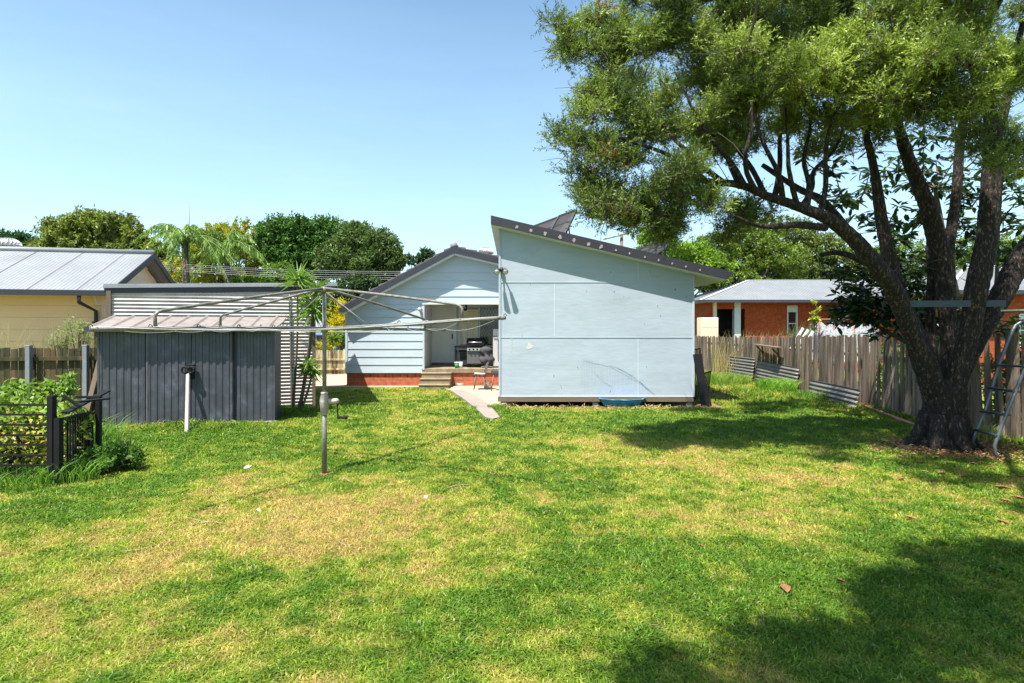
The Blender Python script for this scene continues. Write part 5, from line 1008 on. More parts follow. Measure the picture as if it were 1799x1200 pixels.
cr_ = rng.random(len(CL)); near = np.clip((8.0 - CL[:, 1]) / 1.2, 0, 1) * (CL[:, 0] > 2.2); tcl = np.clip(cr_ * .75 + near * .45 + (vnoise(CL[:, 0], CL[:, 2], .6, 77) - .5) * .6, 0, 1)[:, None]
ccl = np.where(tcl < .5, np.array([.060, .095, .028]) + (np.array([.135, .185, .04]) - np.array([.060, .095, .028])) * tcl * 2, np.array([.135, .185, .04]) + (np.array([.30, .37, .085]) - np.array([.135, .185, .04])) * (tcl * 2 - 1))
ccl[rng.random(len(CL)) < .005] = (.22, .11, .05)
lc = np.repeat(ccl, PER * KK, 0) * (.92 + .6 * rng.random(len(base)))[:, None]
m_bl = leafmat('fine_olive_leaves', 0, 0, .32, .45, attr=True, spec=.35)
leaf_mesh('crown', base, ld, l_, w_2, m_bl, bt, bend=.08, cols=np.repeat(lc, 4, 0))
# shoot stems
n_ = len(o); s_ = unit(np.cross(d, rng.normal(size=(n_, 3)))) * .0022; e_ = o + d * sl_[:, None]; o2 = o - d * .05
V = np.stack([o2 - s_, o2 + s_, e_ + s_ * .4, e_ - s_ * .4], 1).reshape(-1, 3); i_ = np.arange(n_) * 4; np_mesh('twigs', V, np.stack([i_, i_ + 1, i_ + 2, i_ + 3], -1), m_bark2, bt)
# fine bare twigs inside the canopy
for k in range(900):
    j = rng.integers(len(Sarr)); a = Vector(Sarr[j]); dd = Vector(rng.normal(size=3)) ; dd.z *= .6; dd.normalize(); L_ = random.uniform(.25, .8); m1 = a + dd * L_ * .5 + Vector(rng.normal(size=3)) * .04; tw.tube([a, m1, a + dd * L_ + Vector(rng.normal(size=3)) * .07], [.006, .0045, .002], 4, cap=False)
tw.build('branches', m_bark2, bt)
# ------------------------------------------------------------------ broad-leaved magnolia behind the fence
mg = thing('magnolia_tree', 'broad dark glossy leaved tree behind the fence, seen between the forking trunks', 'tree', (9.0, 11.2, 0))
mt = MB(); mk = []
base_ = Vector((9.0, 11.2, 0))
ctr = []
for px, py, D_, rx, ry, rd, nc in ((1450, 270, 10.6, 60, 50, .6, 12), (1500, 340, 10.4, 55, 55, .6, 14), (1560, 300, 10.6, 50, 60, .6, 14), (1590, 400, 10.4, 50, 60, .6, 16), (1640, 330, 10.8, 60, 60, .6, 16), (1700, 290, 10.6, 60, 60, .6, 16), (1770, 330, 10.4, 40, 60, .6, 14), (1560, 450, 10.2, 40, 40, .5, 10), (1470, 480, 10.2, 40, 35, .5, 10), (1495, 545, 10.0, 50, 38, .4, 30), (1555, 550, 10.0, 50, 42, .4, 34), (1600, 500, 10.2, 40, 50, .5, 24), (1620, 570, 10.4, 40, 34, .4, 24), (1690, 550, 10.4, 40, 34, .4, 14), (1530, 480, 10.2, 50, 40, .5, 20), (1775, 440, 10.2, 40, 60, .5, 12), (1690, 440, 10.6, 30, 60, .4, 9), (1700, 380, 10.8, 60, 40, .5, 8), (1620, 240, 10.6, 60, 40, .5, 8), (1500, 230, 10.6, 60, 40, .5, 8), (1830, 380, 10.4, 40, 120, .5, 14), (1770, 570, 10.2, 40, 25, .4, 6), (1530, 390, 10.6, 35, 30, .4, 8)):
    ctr.append(np.array(P(px, py, D_)) + ellip(nc, .5) * np.array([rx * D_ / F, rd, ry * D_ / F]))
ctr = np.concatenate(ctr); ctr[:, 1] = np.maximum(ctr[:, 1], 9.75)
q = smooth([base_, base_ + Vector((-.1, 0, 1.0)), base_ + Vector((-.3, -.1, 2.2)), base_ + Vector((-.7, -.3, 3.4)), base_ + Vector((-1.0, -.4, 4.6))], 5); mt.tube(q, [.11 * (1 - .7 * i / (len(q) - 1)) for i in range(len(q))], 10, rough=.05); Sm = [tuple(v) for v in q[6:]]
q = smooth([base_ + Vector((0, 0, .4)), base_ + Vector((-.9, -.5, 1.2)), base_ + Vector((-2.1, -.9, 1.7)), base_ + Vector((-3.0, -1.0, 2.2))], 5); mt.tube(q, [.07 * (1 - .7 * i / (len(q) - 1)) for i in range(len(q))], 8); Sm += [tuple(v) for v in q[5:]]
q = smooth([base_ + Vector((0, 0, 1)), base_ + Vector((.3, -.2, 2.2)), base_ + Vector((.3, -.3, 3.6))], 5); mt.tube(q, [.07 * (1 - .7 * i / (len(q) - 1)) for i in range(len(q))], 8); Sm += [tuple(v) for v in q[3:]]
Sm = np.array(Sm); od = np.argsort(((ctr[:, None] - Sm[None]) ** 2).sum(-1).min(1))
for i in od:
    c = ctr[i]; j = ((Sm - c) ** 2).sum(1).argmin(); a = Vector(Sm[j]); b_ = Vector(c); m1 = a.lerp(b_, .5) + Vector((random.uniform(-.08, .08), random.uniform(-.08, .08), -.05)) * (b_ - a).length
    mt.tube([a, m1, b_], [.016, .012, .007], 5, cap=False); Sm = np.concatenate([Sm, np.array([m1, b_])])
mt.build('trunk', m_bark2, mg)
K = 11; n_ = len(ctr) * K; cb = np.repeat(ctr, K, 0); an = rng.random(n_) * 6.283; dd = unit(np.stack([np.cos(an), np.sin(an), rng.normal(size=n_) * .5 - .05], -1)); base = cb + dd * .02 + rng.normal(size=(n_, 3)) * .035
m_mag = leafmat('glossy_dark_leaves', (.018, .045, .014), (.04, .08, .024), .16, .28, spec=.5)
L_ = .20 * (.7 + .5 * rng.random(n_)); nn = unit(np.array([0, 0, 1.]) + rng.normal(size=(n_, 3)) * .35); ovate_mesh('crown', base, dd, L_, L_ * .19, m_mag, mg, nn)
# ------------------------------------------------------------------ background trees
def bgtree(name, label, D_, blobs, nl, size, c1, c2, trunk_px, group=None, drop=.12, tw_=.25, asp=.4, surf=.22):
    bx_ = trunk_px; t = thing(name, label, 'tree', ((bx_ - CX) / F * D_, D_, 0), group); base = Vector(WL[t]); mb = MB()
    tot = sum(b[2] * b[3] for b in blobs); cents = []; pts = []
    low = min(b[1] + b[3] for b in blobs); zf = H + D_ * (HY - max(b[1] for b in blobs)) / F; fork = base + Vector((0, 0, max(.8, zf * .45)))
    mb.tube(smooth([base + Vector((0, 0, -.05)), base + Vector((tw_ * .3, 0, fork.z * .5)), fork], 4), [tw_ * (1.15 - .4 * i / 8) for i in range(9)], 10, rough=.08)
    for (px, py, rx, ry) in blobs:
        c = P(px, py, D_ + random.uniform(-1, 1)); w2 = np.array([rx * D_ / F, min(rx, ry * 1.6) * D_ / F, ry * D_ / F])
        k = max(3, int(nl * rx * ry / tot / 26)); e = ellip(k, surf) * (.82 + .42 * rng.random(k))[:, None]; e[:, 2] = np.where(e[:, 2] < -.55, e[:, 2] * .6, e[:, 2]); cc_ = np.array(c) + e * w2; cents.append(cc_); cr = min(w2[0], w2[2]) * .19
        pts.append(np.repeat(cc_, 26, 0) + ellip(k * 26, .5) * cr)
        for q in range(3): e2 = Vector(cc_[random.randrange(k)]); mb.tube(smooth([fork, fork.lerp(e2, .5) + Vector((random.uniform(-.3, .3), 0, .1)), e2], 3), [tw_ * .45 * (1 - .8 * i / 6) for i in range(7)], 6)
    mb.build('trunk', m_bark2, t)
    b_ = np.concatenate(pts); n = len(b_); dr_ = unit(rng.normal(size=(n, 3)) + np.array([0, 0, -.25])); L = size * (.6 + .8 * rng.random(n))
    leaf_mesh('crown', b_, dr_, L, L * asp * .5, leafmat(name + '_leaves', c1, c2, .3, .5), t, bend=.1, wide=.5); return t
bgtree('far_tree', 'small dark green tree top at the far left edge above the cream roof', 60, [(10, 425, 35, 16), (45, 428, 25, 18), (-30, 440, 30, 30), (25, 445, 50, 15)], 9000, .35, (.022, .07, .02), (.035, .10, .03), 20)
bgtree('spreading_tree', 'wide spreading olive green tree behind the cream house roof', 46, [(115, 410, 36, 30), (165, 395, 40, 24), (205, 400, 36, 24), (150, 430, 60, 25), (240, 425, 30, 22), (95, 438, 34, 20), (200, 445, 70, 22), (280, 450, 30, 26), (250, 480, 60, 24)], 52000, .26, (.11, .155, .03), (.22, .25, .05), 170, tw_=.35, surf=.35)
bgtree('yellow_tree', 'golden yellow flowering tree between the palms and the dark tree', 44, [(385, 410, 30, 18), (430, 418, 32, 26), (450, 450, 22, 26), (400, 440, 30, 25), (365, 440, 30, 35), (330, 480, 60, 25), (430, 485, 50, 20)], 26000, .22, (.40, .33, .02), (.18, .25, .035), 400, tw_=.25)
bgtree('bright_bush', 'bright yellow green bush below the dark round trees', 38, [(490, 475, 30, 14), (470, 492, 30, 12), (515, 490, 25, 14), (440, 500, 40, 14)], 9000, .18, (.10, .20, .02), (.17, .27, .03), 490, tw_=.12)
bgtree('round_dark_tree', 'tall dark green round tree left of the blue house gable', 42, [(490, 415, 38, 30), (520, 408, 30, 26), (465, 440, 26, 28), (520, 450, 50, 36), (575, 420, 44, 34), (560, 470, 50, 30)], 46000, .24, (.03, .085, .016), (.085, .18, .028), 520, tw_=.35)
bgtree('broad_dark_tree', 'broad olive dark tree directly left of the blue house gable', 36, [(630, 430, 40, 30), (665, 440, 34, 34), (600, 460, 40, 34), (650, 475, 46, 30), (690, 458, 20, 22), (620, 400, 26, 10)], 42000, .20, (.045, .09, .022), (.12, .17, .045), 640, tw_=.3)
bgtree('small_far_tree', 'small dark tree top just left of the house roof peak', 60, [(748, 446, 14, 8), (725, 458, 20, 10), (760, 458, 20, 10)], 2500, .3, (.03, .07, .02), (.05, .10, .03), 745)
bgtree('dark_shrub', 'dark shrub between the corrugated shed roof and the house eave', 27, [(610, 515, 26, 24), (590, 545, 26, 30), (640, 500, 24, 16), (575, 510, 20, 18), (600, 580, 30, 30)], 14000, .14, (.03, .06, .02), (.055, .10, .03), 600, tw_=.1)
bgtree('lime_tree', 'bright lime green tree above the right end of the studio roof', 30, [(1140, 418, 20, 14), (1165, 440, 40, 20), (1215, 450, 40, 22), (1180, 470, 40, 16), (1250, 470, 36, 20)], 26000, .17, (.13, .24, .02), (.20, .31, .03), 1180, tw_=.15)
bgtree('leafy_tree', 'mid green leafy tree behind the left end of the brick house roof', 36, [(1255, 440, 45, 30), (1320, 430, 45, 30), (1290, 465, 60, 30), (1365, 455, 45, 30), (1230, 490, 40, 24), (1290, 500, 60, 24), (1350, 495, 50, 24)], 48000, .18, (.06, .11, .018), (.20, .27, .035), 1300, tw_=.25)
bgtree('tall_olive_tree', 'tall olive tree behind the middle of the brick house roof', 40, [(1350, 400, 40, 22), (1400, 420, 40, 34), (1440, 440, 40, 30), (1410, 470, 50, 25), (1480, 462, 35, 26), (1310, 400, 30, 14), (1420, 495, 60, 24), (1490, 495, 50, 24)], 46000, .18, (.05, .085, .018), (.19, .23, .05), 1400, tw_=.3)
bgtree('distant_tree', 'sunlit tree seen through the gaps between the forked trunks', 40, [(1540, 455, 40, 20), (1600, 448, 40, 22), (1660, 455, 40, 20), (1700, 440, 40, 26), (1760, 440, 40, 28), (1820, 440, 40, 30), (1560, 485, 60, 26), (1650, 485, 60, 26), (1740, 480, 60, 26)], 30000, .2, (.09, .15, .025), (.15, .22, .04), 1650, tw_=.25)
# ------------------------------------------------------------------ palms
def palm(label, px, py, D_, n=17, fl=3.2):
    c = P(px, py, D_); t = thing('palm_tree', label, 'palm', (c.x, c.y, 0), 'palms behind the corrugated shed'); mb = MB()
    mb.tube([(c.x, c.y, -.05), (c.x + .1, c.y, c.z * .5), (c.x, c.y, c.z - .3)], [.22, .19, .17], 12, rough=.03); mb.build('trunk', m_bark2, t)
    mb = MB(); mb.tube([(c.x, c.y, c.z - 1.1), (c.x, c.y, c.z)], [.19, .12], 12); mb.build('crownshaft', M('palm_shaft', (.12, .2, .05), .5, .1, 3, .1), t)
    B, Dd, L, st = [], [], [], MB()
    for k in range(n):
        an = k * 2.4 + random.random() * .3; el = random.uniform(-.15, 1.2); l = fl * random.uniform(.8, 1.1); h = Vector((math.cos(an), math.sin(an), 0)); pts = []
        for i in range(15): u = i / 14; pts.append(c + h * (l * u * math.cos(el) * (1 - .18 * u)) + Vector((0, 0, l * (u * math.sin(el) - .80 * u * u))))
        st.tube(pts, [.03 * (1 - .8 * i / 14) for i in range(15)], 5, cap=False); side = Vector((-h.y, h.x, 0))
        for i in range(1, 15):
            for f in (0, .5):
                a = pts[i - 1].lerp(pts[i], f); tg = (pts[i] - pts[i - 1]).normalized()
                for s in (-1, 1):
                    dl = (side * s * .5 + tg * .4 + Vector((0, 0, -.8 + random.uniform(-.2, .25)))).normalized(); B.append(tuple(a)); Dd.append(tuple(dl)); L.append(.62 * math.sin(math.pi * min(1, .12 + .85 * i / 14)) * random.uniform(.85, 1.1))
    st.build('frond_stems', M('palm_stem', (.18, .24, .06), .6, .1, 3, 0), t); L = np.array(L)
    leaf_mesh('fronds', np.array(B), np.array(Dd), L, .042, leafmat('palm_leaves', (.11, .22, .04), (.24, .34, .08), .3, .4), t, bend=.25, wide=.4)
palm('left palm of the pair, green drooping fronds behind the corrugated shed', 325, 420, 34, 28, 4.1)
palm('right palm of the pair, shorter, beside the yellow tree', 398, 432, 36, 22, 3.6)
mb = MB(); mb.tube([P(331, 440, 40), P(332, 400, 40), P(333, 361, 40)], [.05, .03, .012], 6); mb.build('antenna', m_rustiron, label='thin antenna mast rising above the palm', cat='antenna')
# ------------------------------------------------------------------ cordyline plants and yellow shrub
def rosette(t, c, n, L0, mat, name='leaf_head', dn=.3, w=.018):
    c = np.array(c); an = rng.random(n) * 6.283; el = rng.uniform(-.5, 1.35, n); d = np.stack([np.cos(an) * np.cos(el), np.sin(an) * np.cos(el), np.sin(el)], -1); L = L0 * (.75 + .4 * rng.random(n))
    leaf_mesh(name, np.repeat(c[None], n, 0) + rng.normal(size=(n, 3)) * np.array([.02, .02, .05]), d, L, w, mat, t, bend=dn, nrm=unit(np.array([0, 0, 1.]) + rng.normal(size=(n, 3)) * .2), wide=.3, fold=True)
m_cord = leafmat('strappy_leaves', (.10, .20, .045), (.20, .30, .08), .3, .4)
b0 = fg(-.28, -.32, 0); t = thing('cordyline', 'tall cordyline with three spiky leaf heads against the end of the corrugated shed', 'plant', b0)
hd = [P(523, 492, 12.25), P(549, 545, 12.3), P(556, 512, 12.35), P(549, 652, 12.3), P(540, 640, 12.2)]
mb = MB()
for h_, bb in zip(hd, ((-.12, 0), (.0, .02), (.02, .05), (.05, 0), (-.03, 0))): a = b0 + Vector((bb[0], bb[1], 0)); mb.tube(smooth([a, a.lerp(h_, .5) + Vector((.04, 0, .05)), h_], 4), [.028, .027, .026, .025, .024, .023, .022, .021, .02], 8, rough=.08)
mb.build('stems', m_bark2, t)
for h_, n_, L0 in zip(hd, (70, 90, 50, 46, 30), (.44, .50, .42, .34, .30)): rosette(t, h_, n_, L0, m_cord)
c = P(560, 600, 24); 
for px, py, D_, lab in ((585, 598, 24.5, 'left spiky green plant behind the low yellowish fence'), (600, 596, 25.0, 'right spiky green plant behind the low yellowish fence, nearest the blue house')):
    c = P(px, py, D_); t = thing('spiky_plant', lab, 'plant', (c.x, c.y, 0)); mb = MB(); mb.tube([(c.x, c.y, 0), c], [.05, .04], 8); mb.build('stem', m_bark2, t); rosette(t, c, 70, .5, m_cord, w=.025)
def shrub(name, label, c, rad, n, size, c1, c2, asp=.35, group=None, up=.5, cat='shrub'):
    c = Vector(c); t = thing(name, label, cat, (c.x, c.y, 0), group); mb = MB(); k = max(8, n // 60); ce = np.array(c) + ellip(k, .4) * np.array(rad)
    for q in ce[::max(1, k // 24)]: mb.tube([(c.x + random.uniform(-.05, .05), c.y, 0), Vector(q).lerp(Vector((c.x, c.y, q[2] * .5)), .4), q], [.012, .008, .004], 5, cap=False)
    mb.build('stems', m_bark2, t); b_ = np.repeat(ce, n // k, 0); b_ = b_ + rng.normal(size=b_.shape) * min(rad) * .22; b_[:, 2] = np.maximum(b_[:, 2], .02); m_ = len(b_)
    L = size * (.6 + .8 * rng.random(m_)); leaf_mesh('foliage', b_, unit(rng.normal(size=(m_, 3)) + np.array([0, 0, up])), L, L * asp * .5, leafmat(name + '_leaves' + str(len(bpy.data.materials)), c1, c2, .35, .5), t, wide=.5); return t
shrub('golden_shrub', 'bright golden yellow shrub between the corrugated shed and the blue house', P(597, 568, 25.5), (.55, .5, 1.05), 9000, .10, (.50, .42, .01), (.62, .52, .03), .3)
shrub('golden_shrub', 'low golden shrub just above the yellowish fence', P(572, 606, 24.5), (.6, .3, .3), 2500, .10, (.42, .38, .02), (.55, .48, .03), .3)
shrub('pink_flower_bush', 'dark bush with small pink flowers left of the golden shrub', P(582, 555, 26.5), (.35, .3, .7), 2200, .09, (.04, .07, .02), (.25, .05, .10), .5)
# parked car glimpsed in the gap
cv = thing('parked_car', 'blue and white car glimpsed between the corrugated shed and the clothesline pole', 'car', (P(565, 600, 31).x, 31, 0)); cx_ = P(562, 600, 31).x
m = MB(); m.prism([(cx_ - 2.2, 30.2, .35), (cx_ - 2.25, 30.2, .85), (cx_ - 1.4, 30.2, .98), (cx_ - .9, 30.2, 1.5), (cx_ + 1.0, 30.2, 1.5), (cx_ + 1.6, 30.2, 1.0), (cx_ + 2.1, 30.2, .9), (cx_ + 2.15, 30.2, .35)][::-1], (0, 1.6, 0)); m.build('body', M('blue_car_paint', (.05, .14, .35), .3, .05, 2, 0, coat=.5), cv, bevel=.05)
m = MB(); m.prism([(cx_ - 1.15, 30.19, 1.02), (cx_ - .82, 30.19, 1.42), (cx_ + .0, 30.19, 1.42), (cx_ + .0, 30.19, 1.02)][::-1], (0, .005, 0)); m.prism([(cx_ + .08, 30.19, 1.02), (cx_ + .08, 30.19, 1.42), (cx_ + .9, 30.19, 1.42), (cx_ + 1.3, 30.19, 1.02)][::-1], (0, .005, 0)); m.build('window', m_glass, cv)
for s in (-1.4, 1.35):
    m = MB(); m.lathe((cx_ + s, 30.25, .33), [(.33, -.1), (.33, .1)], 20, axis='y'); wl = m.build('wheel', m_black, cv); m = MB(); m.lathe((cx_ + s, 30.145, .33), [(.2, 0), (.19, -.01)], 16, axis='y'); m.build('rim', m_silver, wl)
# ------------------------------------------------------------------ weeds and tall grass
def clump(name, label, c, n, h, r, c1, c2, cat='plant', group=None, w=.006, lean=.8, seed=False, kind=None):
    c = np.array([c[0], c[1], 0.]); a = rng.random(n) * 6.283; rr_ = np.sqrt(rng.random(n)) * r; b = c + np.stack([np.cos(a) * rr_, np.sin(a) * rr_, np.zeros(n)], -1); hh = h * (.45 + .65 * rng.random(n)); o_ = rng.random(n) * 6.283; ln = lean * rng.random(n) * hh
    ou = np.stack([np.cos(o_), np.sin(o_), np.zeros(n)], -1); sd = np.stack([-np.sin(o_ + 1), np.cos(o_ + 1), np.zeros(n)], -1) * w; up = np.array([0, 0, 1.])
    lv = []; 
    for u, wf in ((0, .8), (.35, 1), (.7, .8), (1, .08)): q = b + up * (hh * (u - .28 * u ** 3 * lean))[:, None] + ou * (ln * u * u)[:, None]; lv += [q - sd * wf, q + sd * wf]
    V = np.stack(lv, 1).reshape(-1, 3); i = np.arange(n) * 8; Fq = np.concatenate([np.stack([i + 2 * k, i + 2 * k + 1, i + 2 * k + 3, i + 2 * k + 2], -1) for k in range(3)])
    rnd = rng.random(n)[:, None]; col = np.array(c1) * (1 - rnd) + np.array(c2) * rnd
    return np_mesh(name, V, Fq, leafmat(name + '_blades' + str(len(bpy.data.materials)), 0, 0, .35, .5, attr=True), cols=np.repeat(col, 8, 0), label=label, cat=cat, group=group, kind=kind)
GR1, GR2, ST = (.06, .16, .02), (.17, .30, .04), (.36, .29, .13)
clump('tall_grass', 'tall green grass tufts in front of the black trellis panel at left', (-6.1, 6.5), 700, .30, .75, GR1, GR2, cat='grass')
clump('tall_grass', 'long grass between the trellis post and the slate shed corner', (-6.6, 8.6), 500, .60, .55, GR1, GR2, cat='grass')
clump('tall_grass', 'lush grass at the foot of the small black gate panel', (-5.35, 6.9), 380, .34, .30, GR1, GR2, cat='grass')
clump('tall_grass', 'bright green grass tuft against the middle corrugated sheet', (7.7, 16.6), 1500, .48, .55, (.12, .28, .02), (.22, .40, .05), cat='grass')
clump('tall_grass', 'sunlit grass behind the black fence panels by the studio', (7.0, 19.2), 1600, .42, 1.0, (.12, .24, .03), (.28, .36, .07), cat='grass')
clump('tall_grass', 'grass tuft where the two corrugated sheets meet near the fence post', (7.75, 14.6), 500, .30, .45, GR1, GR2, cat='grass')
clump('tall_grass', 'yellow green grass tuft at the fence foot right of the tree trunk', (7.75, 9.3), 160, .32, .22, GR2, ST, cat='grass', lean=.5)
clump('tall_grass', 'small green tuft beside the front left stump of the blue studio', (-.35, 12.9), 260, .16, .22, GR1, GR2, cat='grass')
clump('tall_grass', 'grass growing along the foot of the corrugated shed under the cordyline', (-4.75, 12.35), 700, .22, .45, GR1, GR2, cat='grass')
clump('dry_grass', 'dry straw weeds standing above the left fence, nearest the frame edge', (-10.4, 11.3), 260, 2.1, .9, ST, (.45, .38, .2), cat='weeds', w=.005, lean=.35)
clump('dry_grass', 'green and straw weeds above the left fence beside the slate shed', (-8.7, 11.5), 420, 1.95, .7, (.16, .22, .07), ST, cat='weeds', w=.005, lean=.3)
clump('dry_grass', 'dry weeds and grass heads above the far part of the right fence', (9.2, 21.5), 700, 1.9, 1.6, ST, (.5, .42, .2), cat='weeds', w=.008, lean=.5)
clump('dry_grass', 'green wispy weeds in front of the brick house window behind the fence', (10.1, 19.8), 420, 2.2, .5, (.14, .2, .06), ST, cat='weeds', w=.008, lean=.4)
for px, hh, lab in ((108, 558, 'left'), (140, 556, 'right')):
    shrub('fleabane_weed', lab + ' pale feathery weed rising above the left fence near the slate shed', P(px, 585, 11.6), (.22, .2, .36), 900, .05, (.20, .26, .10), (.34, .36, .18), .25, cat='weeds')
for c_, r_, n_, lab in (((9.1, 9.6, .75), (.5, 1.3, .8), 5000, 'leafy green shrubs behind the right fence beside the tree trunk'), ((9.2, 13.0, .8), (.5, 1.6, .8), 5000, 'green shrubs behind the right fence in front of the trampoline'), ((9.4, 7.2, .75), (.5, 1.3, .8), 3000, 'green shrubs behind the right fence beside the ladder')):
    shrub('fence_shrub', lab, c_, r_, n_, .09, (.05, .11, .02), (.16, .24, .05), .5)
# trellis, gate panel and vine at the left
t = thing('black_trellis', 'black panel of horizontal rails overgrown by vine at the left edge', 'fence panel', (-6.4, 6.75, 0))
for py in (711, 728, 746, 764, 781, 799, 817, 832):
    z = H + 6.75 * (HY - py) / F; m = MB(); m.bar((-7.9, 6.75, z + .01), (-5.46, 6.72, z), .016, .022); m.build('rail', m_black, t)
for x, top_ in ((-5.44, 1.04), (-5.36, .78), (-7.4, 1.0)):
    m = MB(); m.box(x - .032, x + .032, 6.69, 6.76, 0, top_); m.build('post', m_black, t)
t = thing('black_gate_panel', 'small black gate panel of vertical bars turned away beside the trellis post', 'gate', (-5.5, 7.2, 0)); a = Vector((-5.33, 6.78, .0)); b_ = Vector((-5.74, 7.72, 0))
m = MB(); m.bar(a + Vector((0, 0, .76)), b_ + Vector((0, 0, .70)), .05, .035); m.build('rail', m_black, t); m = MB(); m.bar(a + Vector((0, 0, .07)), b_ + Vector((0, 0, .07)), .03, .03); m.build('rail', m_black, t)
m = MB(); m.box(b_.x - .04, b_.x + .04, b_.y - .03, b_.y + .03, 0, .69); m.build('end_post', m_black, t)
m = MB()
for i in range(1, 10): q = a.lerp(b_, i / 10); m.bar(q + Vector((0, 0, .05)), q + Vector((0, 0, .74)), .016, .016, up=(0, 1, 0))
m.build('bars', m_black, t)
t = thing('black_frame_pieces', 'broken black frame pieces sticking up behind the gate panel', 'frame', (-5.6, 7.4, .0)); m = MB()
m.bar((-5.5, 7.0, .80), (-5.62, 7.9, .97), .09, .02); m.bar((-5.3, 6.95, .94), (-5.1, 7.2, .95), .10, .02); m.bar((-5.75, 7.5, .93), (-5.42, 7.5, .93), .03, .03); m.bar((-5.45, 7.5, 0), (-5.45, 7.5, .93), .05, .05, up=(0, 1, 0)); m.bar((-5.6, 7.1, 1.0), (-5.4, 7.1, .86), .03, .03); m.build('pieces', m_black, t)
vb = shrub('passion_vine', 'leafy green and yellowing vine filling the black trellis at the left', (-6.5, 7.35, .62), (1.05, .5, .42), 5200, .07, (.12, .24, .04), (.28, .36, .07), .6, up=.2, cat='vine')
b_ = np.array([-6.3, 7.2, .45]) + ellip(1500, .6) * np.array([.9, .45, .38]); b_[:, 2] = np.maximum(b_[:, 2], .03); L = .06 * (.6 + .7 * rng.random(1500)); leaf_mesh('yellow_leaves', b_, unit(rng.normal(size=(1500, 3))), L, L * .3, leafmat('yellow_vine_leaves', (.40, .33, .05), (.5, .42, .16), .3, .6), vb, wide=.5)
for px, py, r_, lab in ((100, 676, .22, 'vine shoot with pale green leaves rising over the black trellis post'), (20, 692, .18, 'vine shoot with green leaves at the top left of the trellis')):
    shrub('vine_shoot', lab, P(px, py, 7.6), (r_, r_, .13), 420, .075, (.14, .27, .04), (.25, .38, .08), .4, up=.1, cat='vine')
shrub('weedy_bush', 'low dark leafy weeds spilling right of the black gate panel', (-5.2, 7.3, .16), (.42, .4, .16), 2600, .05, (.05, .13, .02), (.10, .2, .03), .5, cat='weeds')
shrub('fence_weed', 'yellowish leafy weed climbing the right fence left of the trampoline', P(1432, 562, 17.6), (.12, .1, .6), 260, .10, (.30, .35, .04), (.4, .42, .08), .4, cat='weeds')
# ------------------------------------------------------------------ fallen leaves, twigs and scraps
lbl = 'curled brown fallen leaf lying on the lawn near the tree'
lp = [(1020, 843, .06), (1046, 849, .03), (1088, 820, .05), (1380, 1035, .075), (1470, 822, .07), (1465, 830, .07), (1450, 823, .05), (1580, 802, .07), (1583, 841, .07), (1625, 829, .05), (1655, 831, .06), (1692, 836, .09), (1762, 857, .08), (1768, 880, .06), (1790, 875, .07), (1732, 885, .05), (1600, 910, .06), (1762, 917, .06), (1478, 1020, .04), (1060, 762, .05), (1570, 782, .06), (1510, 822, .05), (1540, 805, .05), (1710, 815, .06), (1795, 838, .07), (1740, 820, .05), (1615, 812, .05), (1235, 960, .04), (1640, 845, .05), (1490, 745, .05)]
for px, py, s in lp:
    c = G(px, py, .035); a = random.random() * 6.28; mb = MB(); u = Vector((math.cos(a), math.sin(a), 0)); v = Vector((-u.y, u.x, 0)); g = []
    for i in range(7):
        for j in range(-1, 2): tt = i / 6; wv = math.sin(math.pi * tt) * .42 * s + .001; g.append(c + u * (tt - .5) * 2 * s + v * j * wv + Vector((0, 0, abs(j) * wv * .6 + .35 * s * (tt - .4) ** 2)))
    mb.add(g, [(i * 3 + j, i * 3 + j + 1, i * 3 + j + 4, i * 3 + j + 3) for i in range(6) for j in range(2)], 0, True); mb.build('fallen_leaf', m_deadleaf, label=lbl, cat='leaf', group='brown leaves fallen on the lawn')
# leaf litter round the trunk: nobody could count it
n_ = 2600; a = rng.random(n_) * 6.283; r_ = np.sqrt(rng.random(n_)); b_ = np.stack([6.9 + np.cos(a) * r_ * 1.5, 8.55 + np.sin(a) * r_ * .8, .012 + rng.random(n_) * .03], -1); dd = unit(rng.normal(size=(n_, 3)) * np.array([1, 1, .18])); L = .055 * (.4 + .9 * rng.random(n_))
leaf_mesh('leaf_litter', b_, dd, L, L * .22, leafmat('litter_leaves', (.30, .14, .06), (.42, .26, .13), .1, .8), None, wide=.5, label='brown leaf and bark litter around the foot of the tree', cat='leaf litter', kind='stuff')
n_ = 1500; b_ = np.stack([rng.uniform(-.3, 4.6, n_), 12.86 + rng.random(n_) * .3, .006 + rng.random(n_) * .03], -1); dd = unit(rng.normal(size=(n_, 3)) * np.array([1, 1, .5])); L = .09 * (.4 + .9 * rng.random(n_))
leaf_mesh('straw_litter', b_, dd, L, L * .06, leafmat('straw_bits', (.42, .28, .14), (.5, .36, .18), .1, .8), None, wide=.5, label='dry straw scattered on the soil along the studio base', cat='straw', kind='stuff')
for px, py, s in ((455, 896, .035), (435, 820, .05), (748, 873, .035), (702, 829, .03), (71, 946, .03), (145, 946, .025), (282, 935, .02), (900, 680, .0)):
    if s: c = G(px, py, .03); mb = MB(); a = random.random() * 3; u = Vector((math.cos(a), math.sin(a), .2)); v = Vector((-math.sin(a), math.cos(a), .35)); mb.add([c - u * s, c - v * s * .6, c + u * s, c + v * s * .7, c + Vector((0, 0, .01))], [(0, 1, 4), (1, 2, 4), (2, 3, 4), (3, 0, 4)]); mb.build('paper_scrap', m_paper, label='small whitish scrap lying on the dry lawn', cat='scrap', group='pale scraps on the lawn')
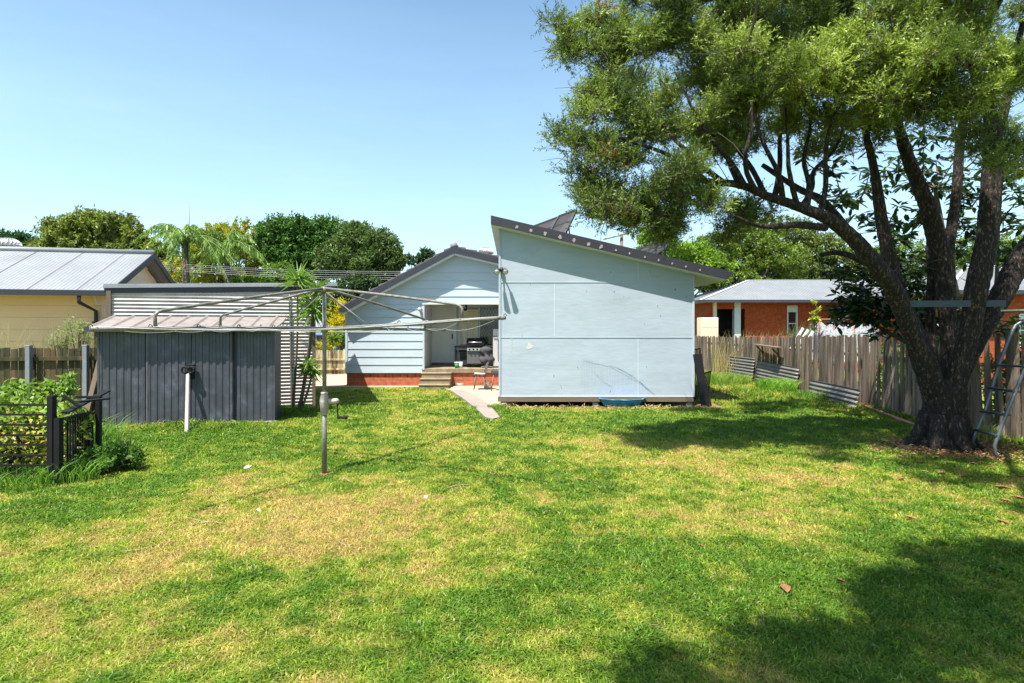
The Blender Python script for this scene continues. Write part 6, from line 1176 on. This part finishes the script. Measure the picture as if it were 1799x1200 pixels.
for pts, lab in ((((333, 910), (355, 916), (372, 917), (398, 920)), 'forked dry twig on the yellow lawn at left'), (((595, 952), (607, 958), (620, 957)), 'short dry twig on the middle of the yellow lawn'), (((215, 968), (245, 966), (270, 958)), 'thin dry twig on the lawn below the white scrap'), (((783, 858), (800, 853), (827, 851)), 'pale curved stick on the lawn right of the clothesline'), (((605, 840), (615, 846)), 'tiny pale stick near the foot of the clothesline pole'), (((340, 920), (372, 917), (392, 905)), 'dry twig lying across the forked one at left')):
    mb = MB(); mb.tube([G(a, b, .035) for a, b in pts], [.006] * len(pts), 6); mb.build('dry_twig', m_twig, label=lab, cat='twig')
# ------------------------------------------------------------------ power pole and wires
t = thing('power_pole', 'distant timber power pole with crossarm above the studio roof', 'power pole', (P(1092, 420, 55).x, 55, 0)); pz = P(1092, 411, 55)
m = MB(); m.tube([(pz.x, 55, 0), pz], [.22, .16], 10); m.build('pole', m_wood, t); m = MB(); m.bar(P(1060, 421, 55), P(1105, 410, 54.6), .10, .10); m.build('crossarm', m_wood, t)
for px, py in ((1064, 418), (1078, 415), (1100, 410)): m = MB(); m.lathe(P(px, py, 54.8), [(.05, -.1), (.08, 0), (.05, .1)], 8); m.build('insulator', m_galv, t)
def wire(a, b, sag, r, label): mb = MB(); mb.tube([Vector(a).lerp(Vector(b), u) - Vector((0, 0, sag * 4 * u * (1 - u))) for u in np.linspace(0, 1, 17)], r, 4, cap=False); mb.build('power_line', m_wire, label=label, cat='wire', group='power lines over the yard')
for (ya, yb, lab) in ((466, 477, 'topmost'), (469, 480, 'second from the top'), (472, 484, 'third from the top'), (475, 488, 'fourth from the top'), (478, 491, 'lowest')):
    a = P(60, ya - 28, 34); b_ = P(720, yb, 30); wire(a, b_, 0.35, .006, lab + ' of the five wires crossing in front of the dark trees')
wire(P(1062, 418, 54.8), (-2, 60, 6.5), .3, .02, 'wire running left from the distant power pole'); wire(P(1104, 409, 54.6), P(1160, 445, 40), .3, .02, 'wire running right from the distant power pole')
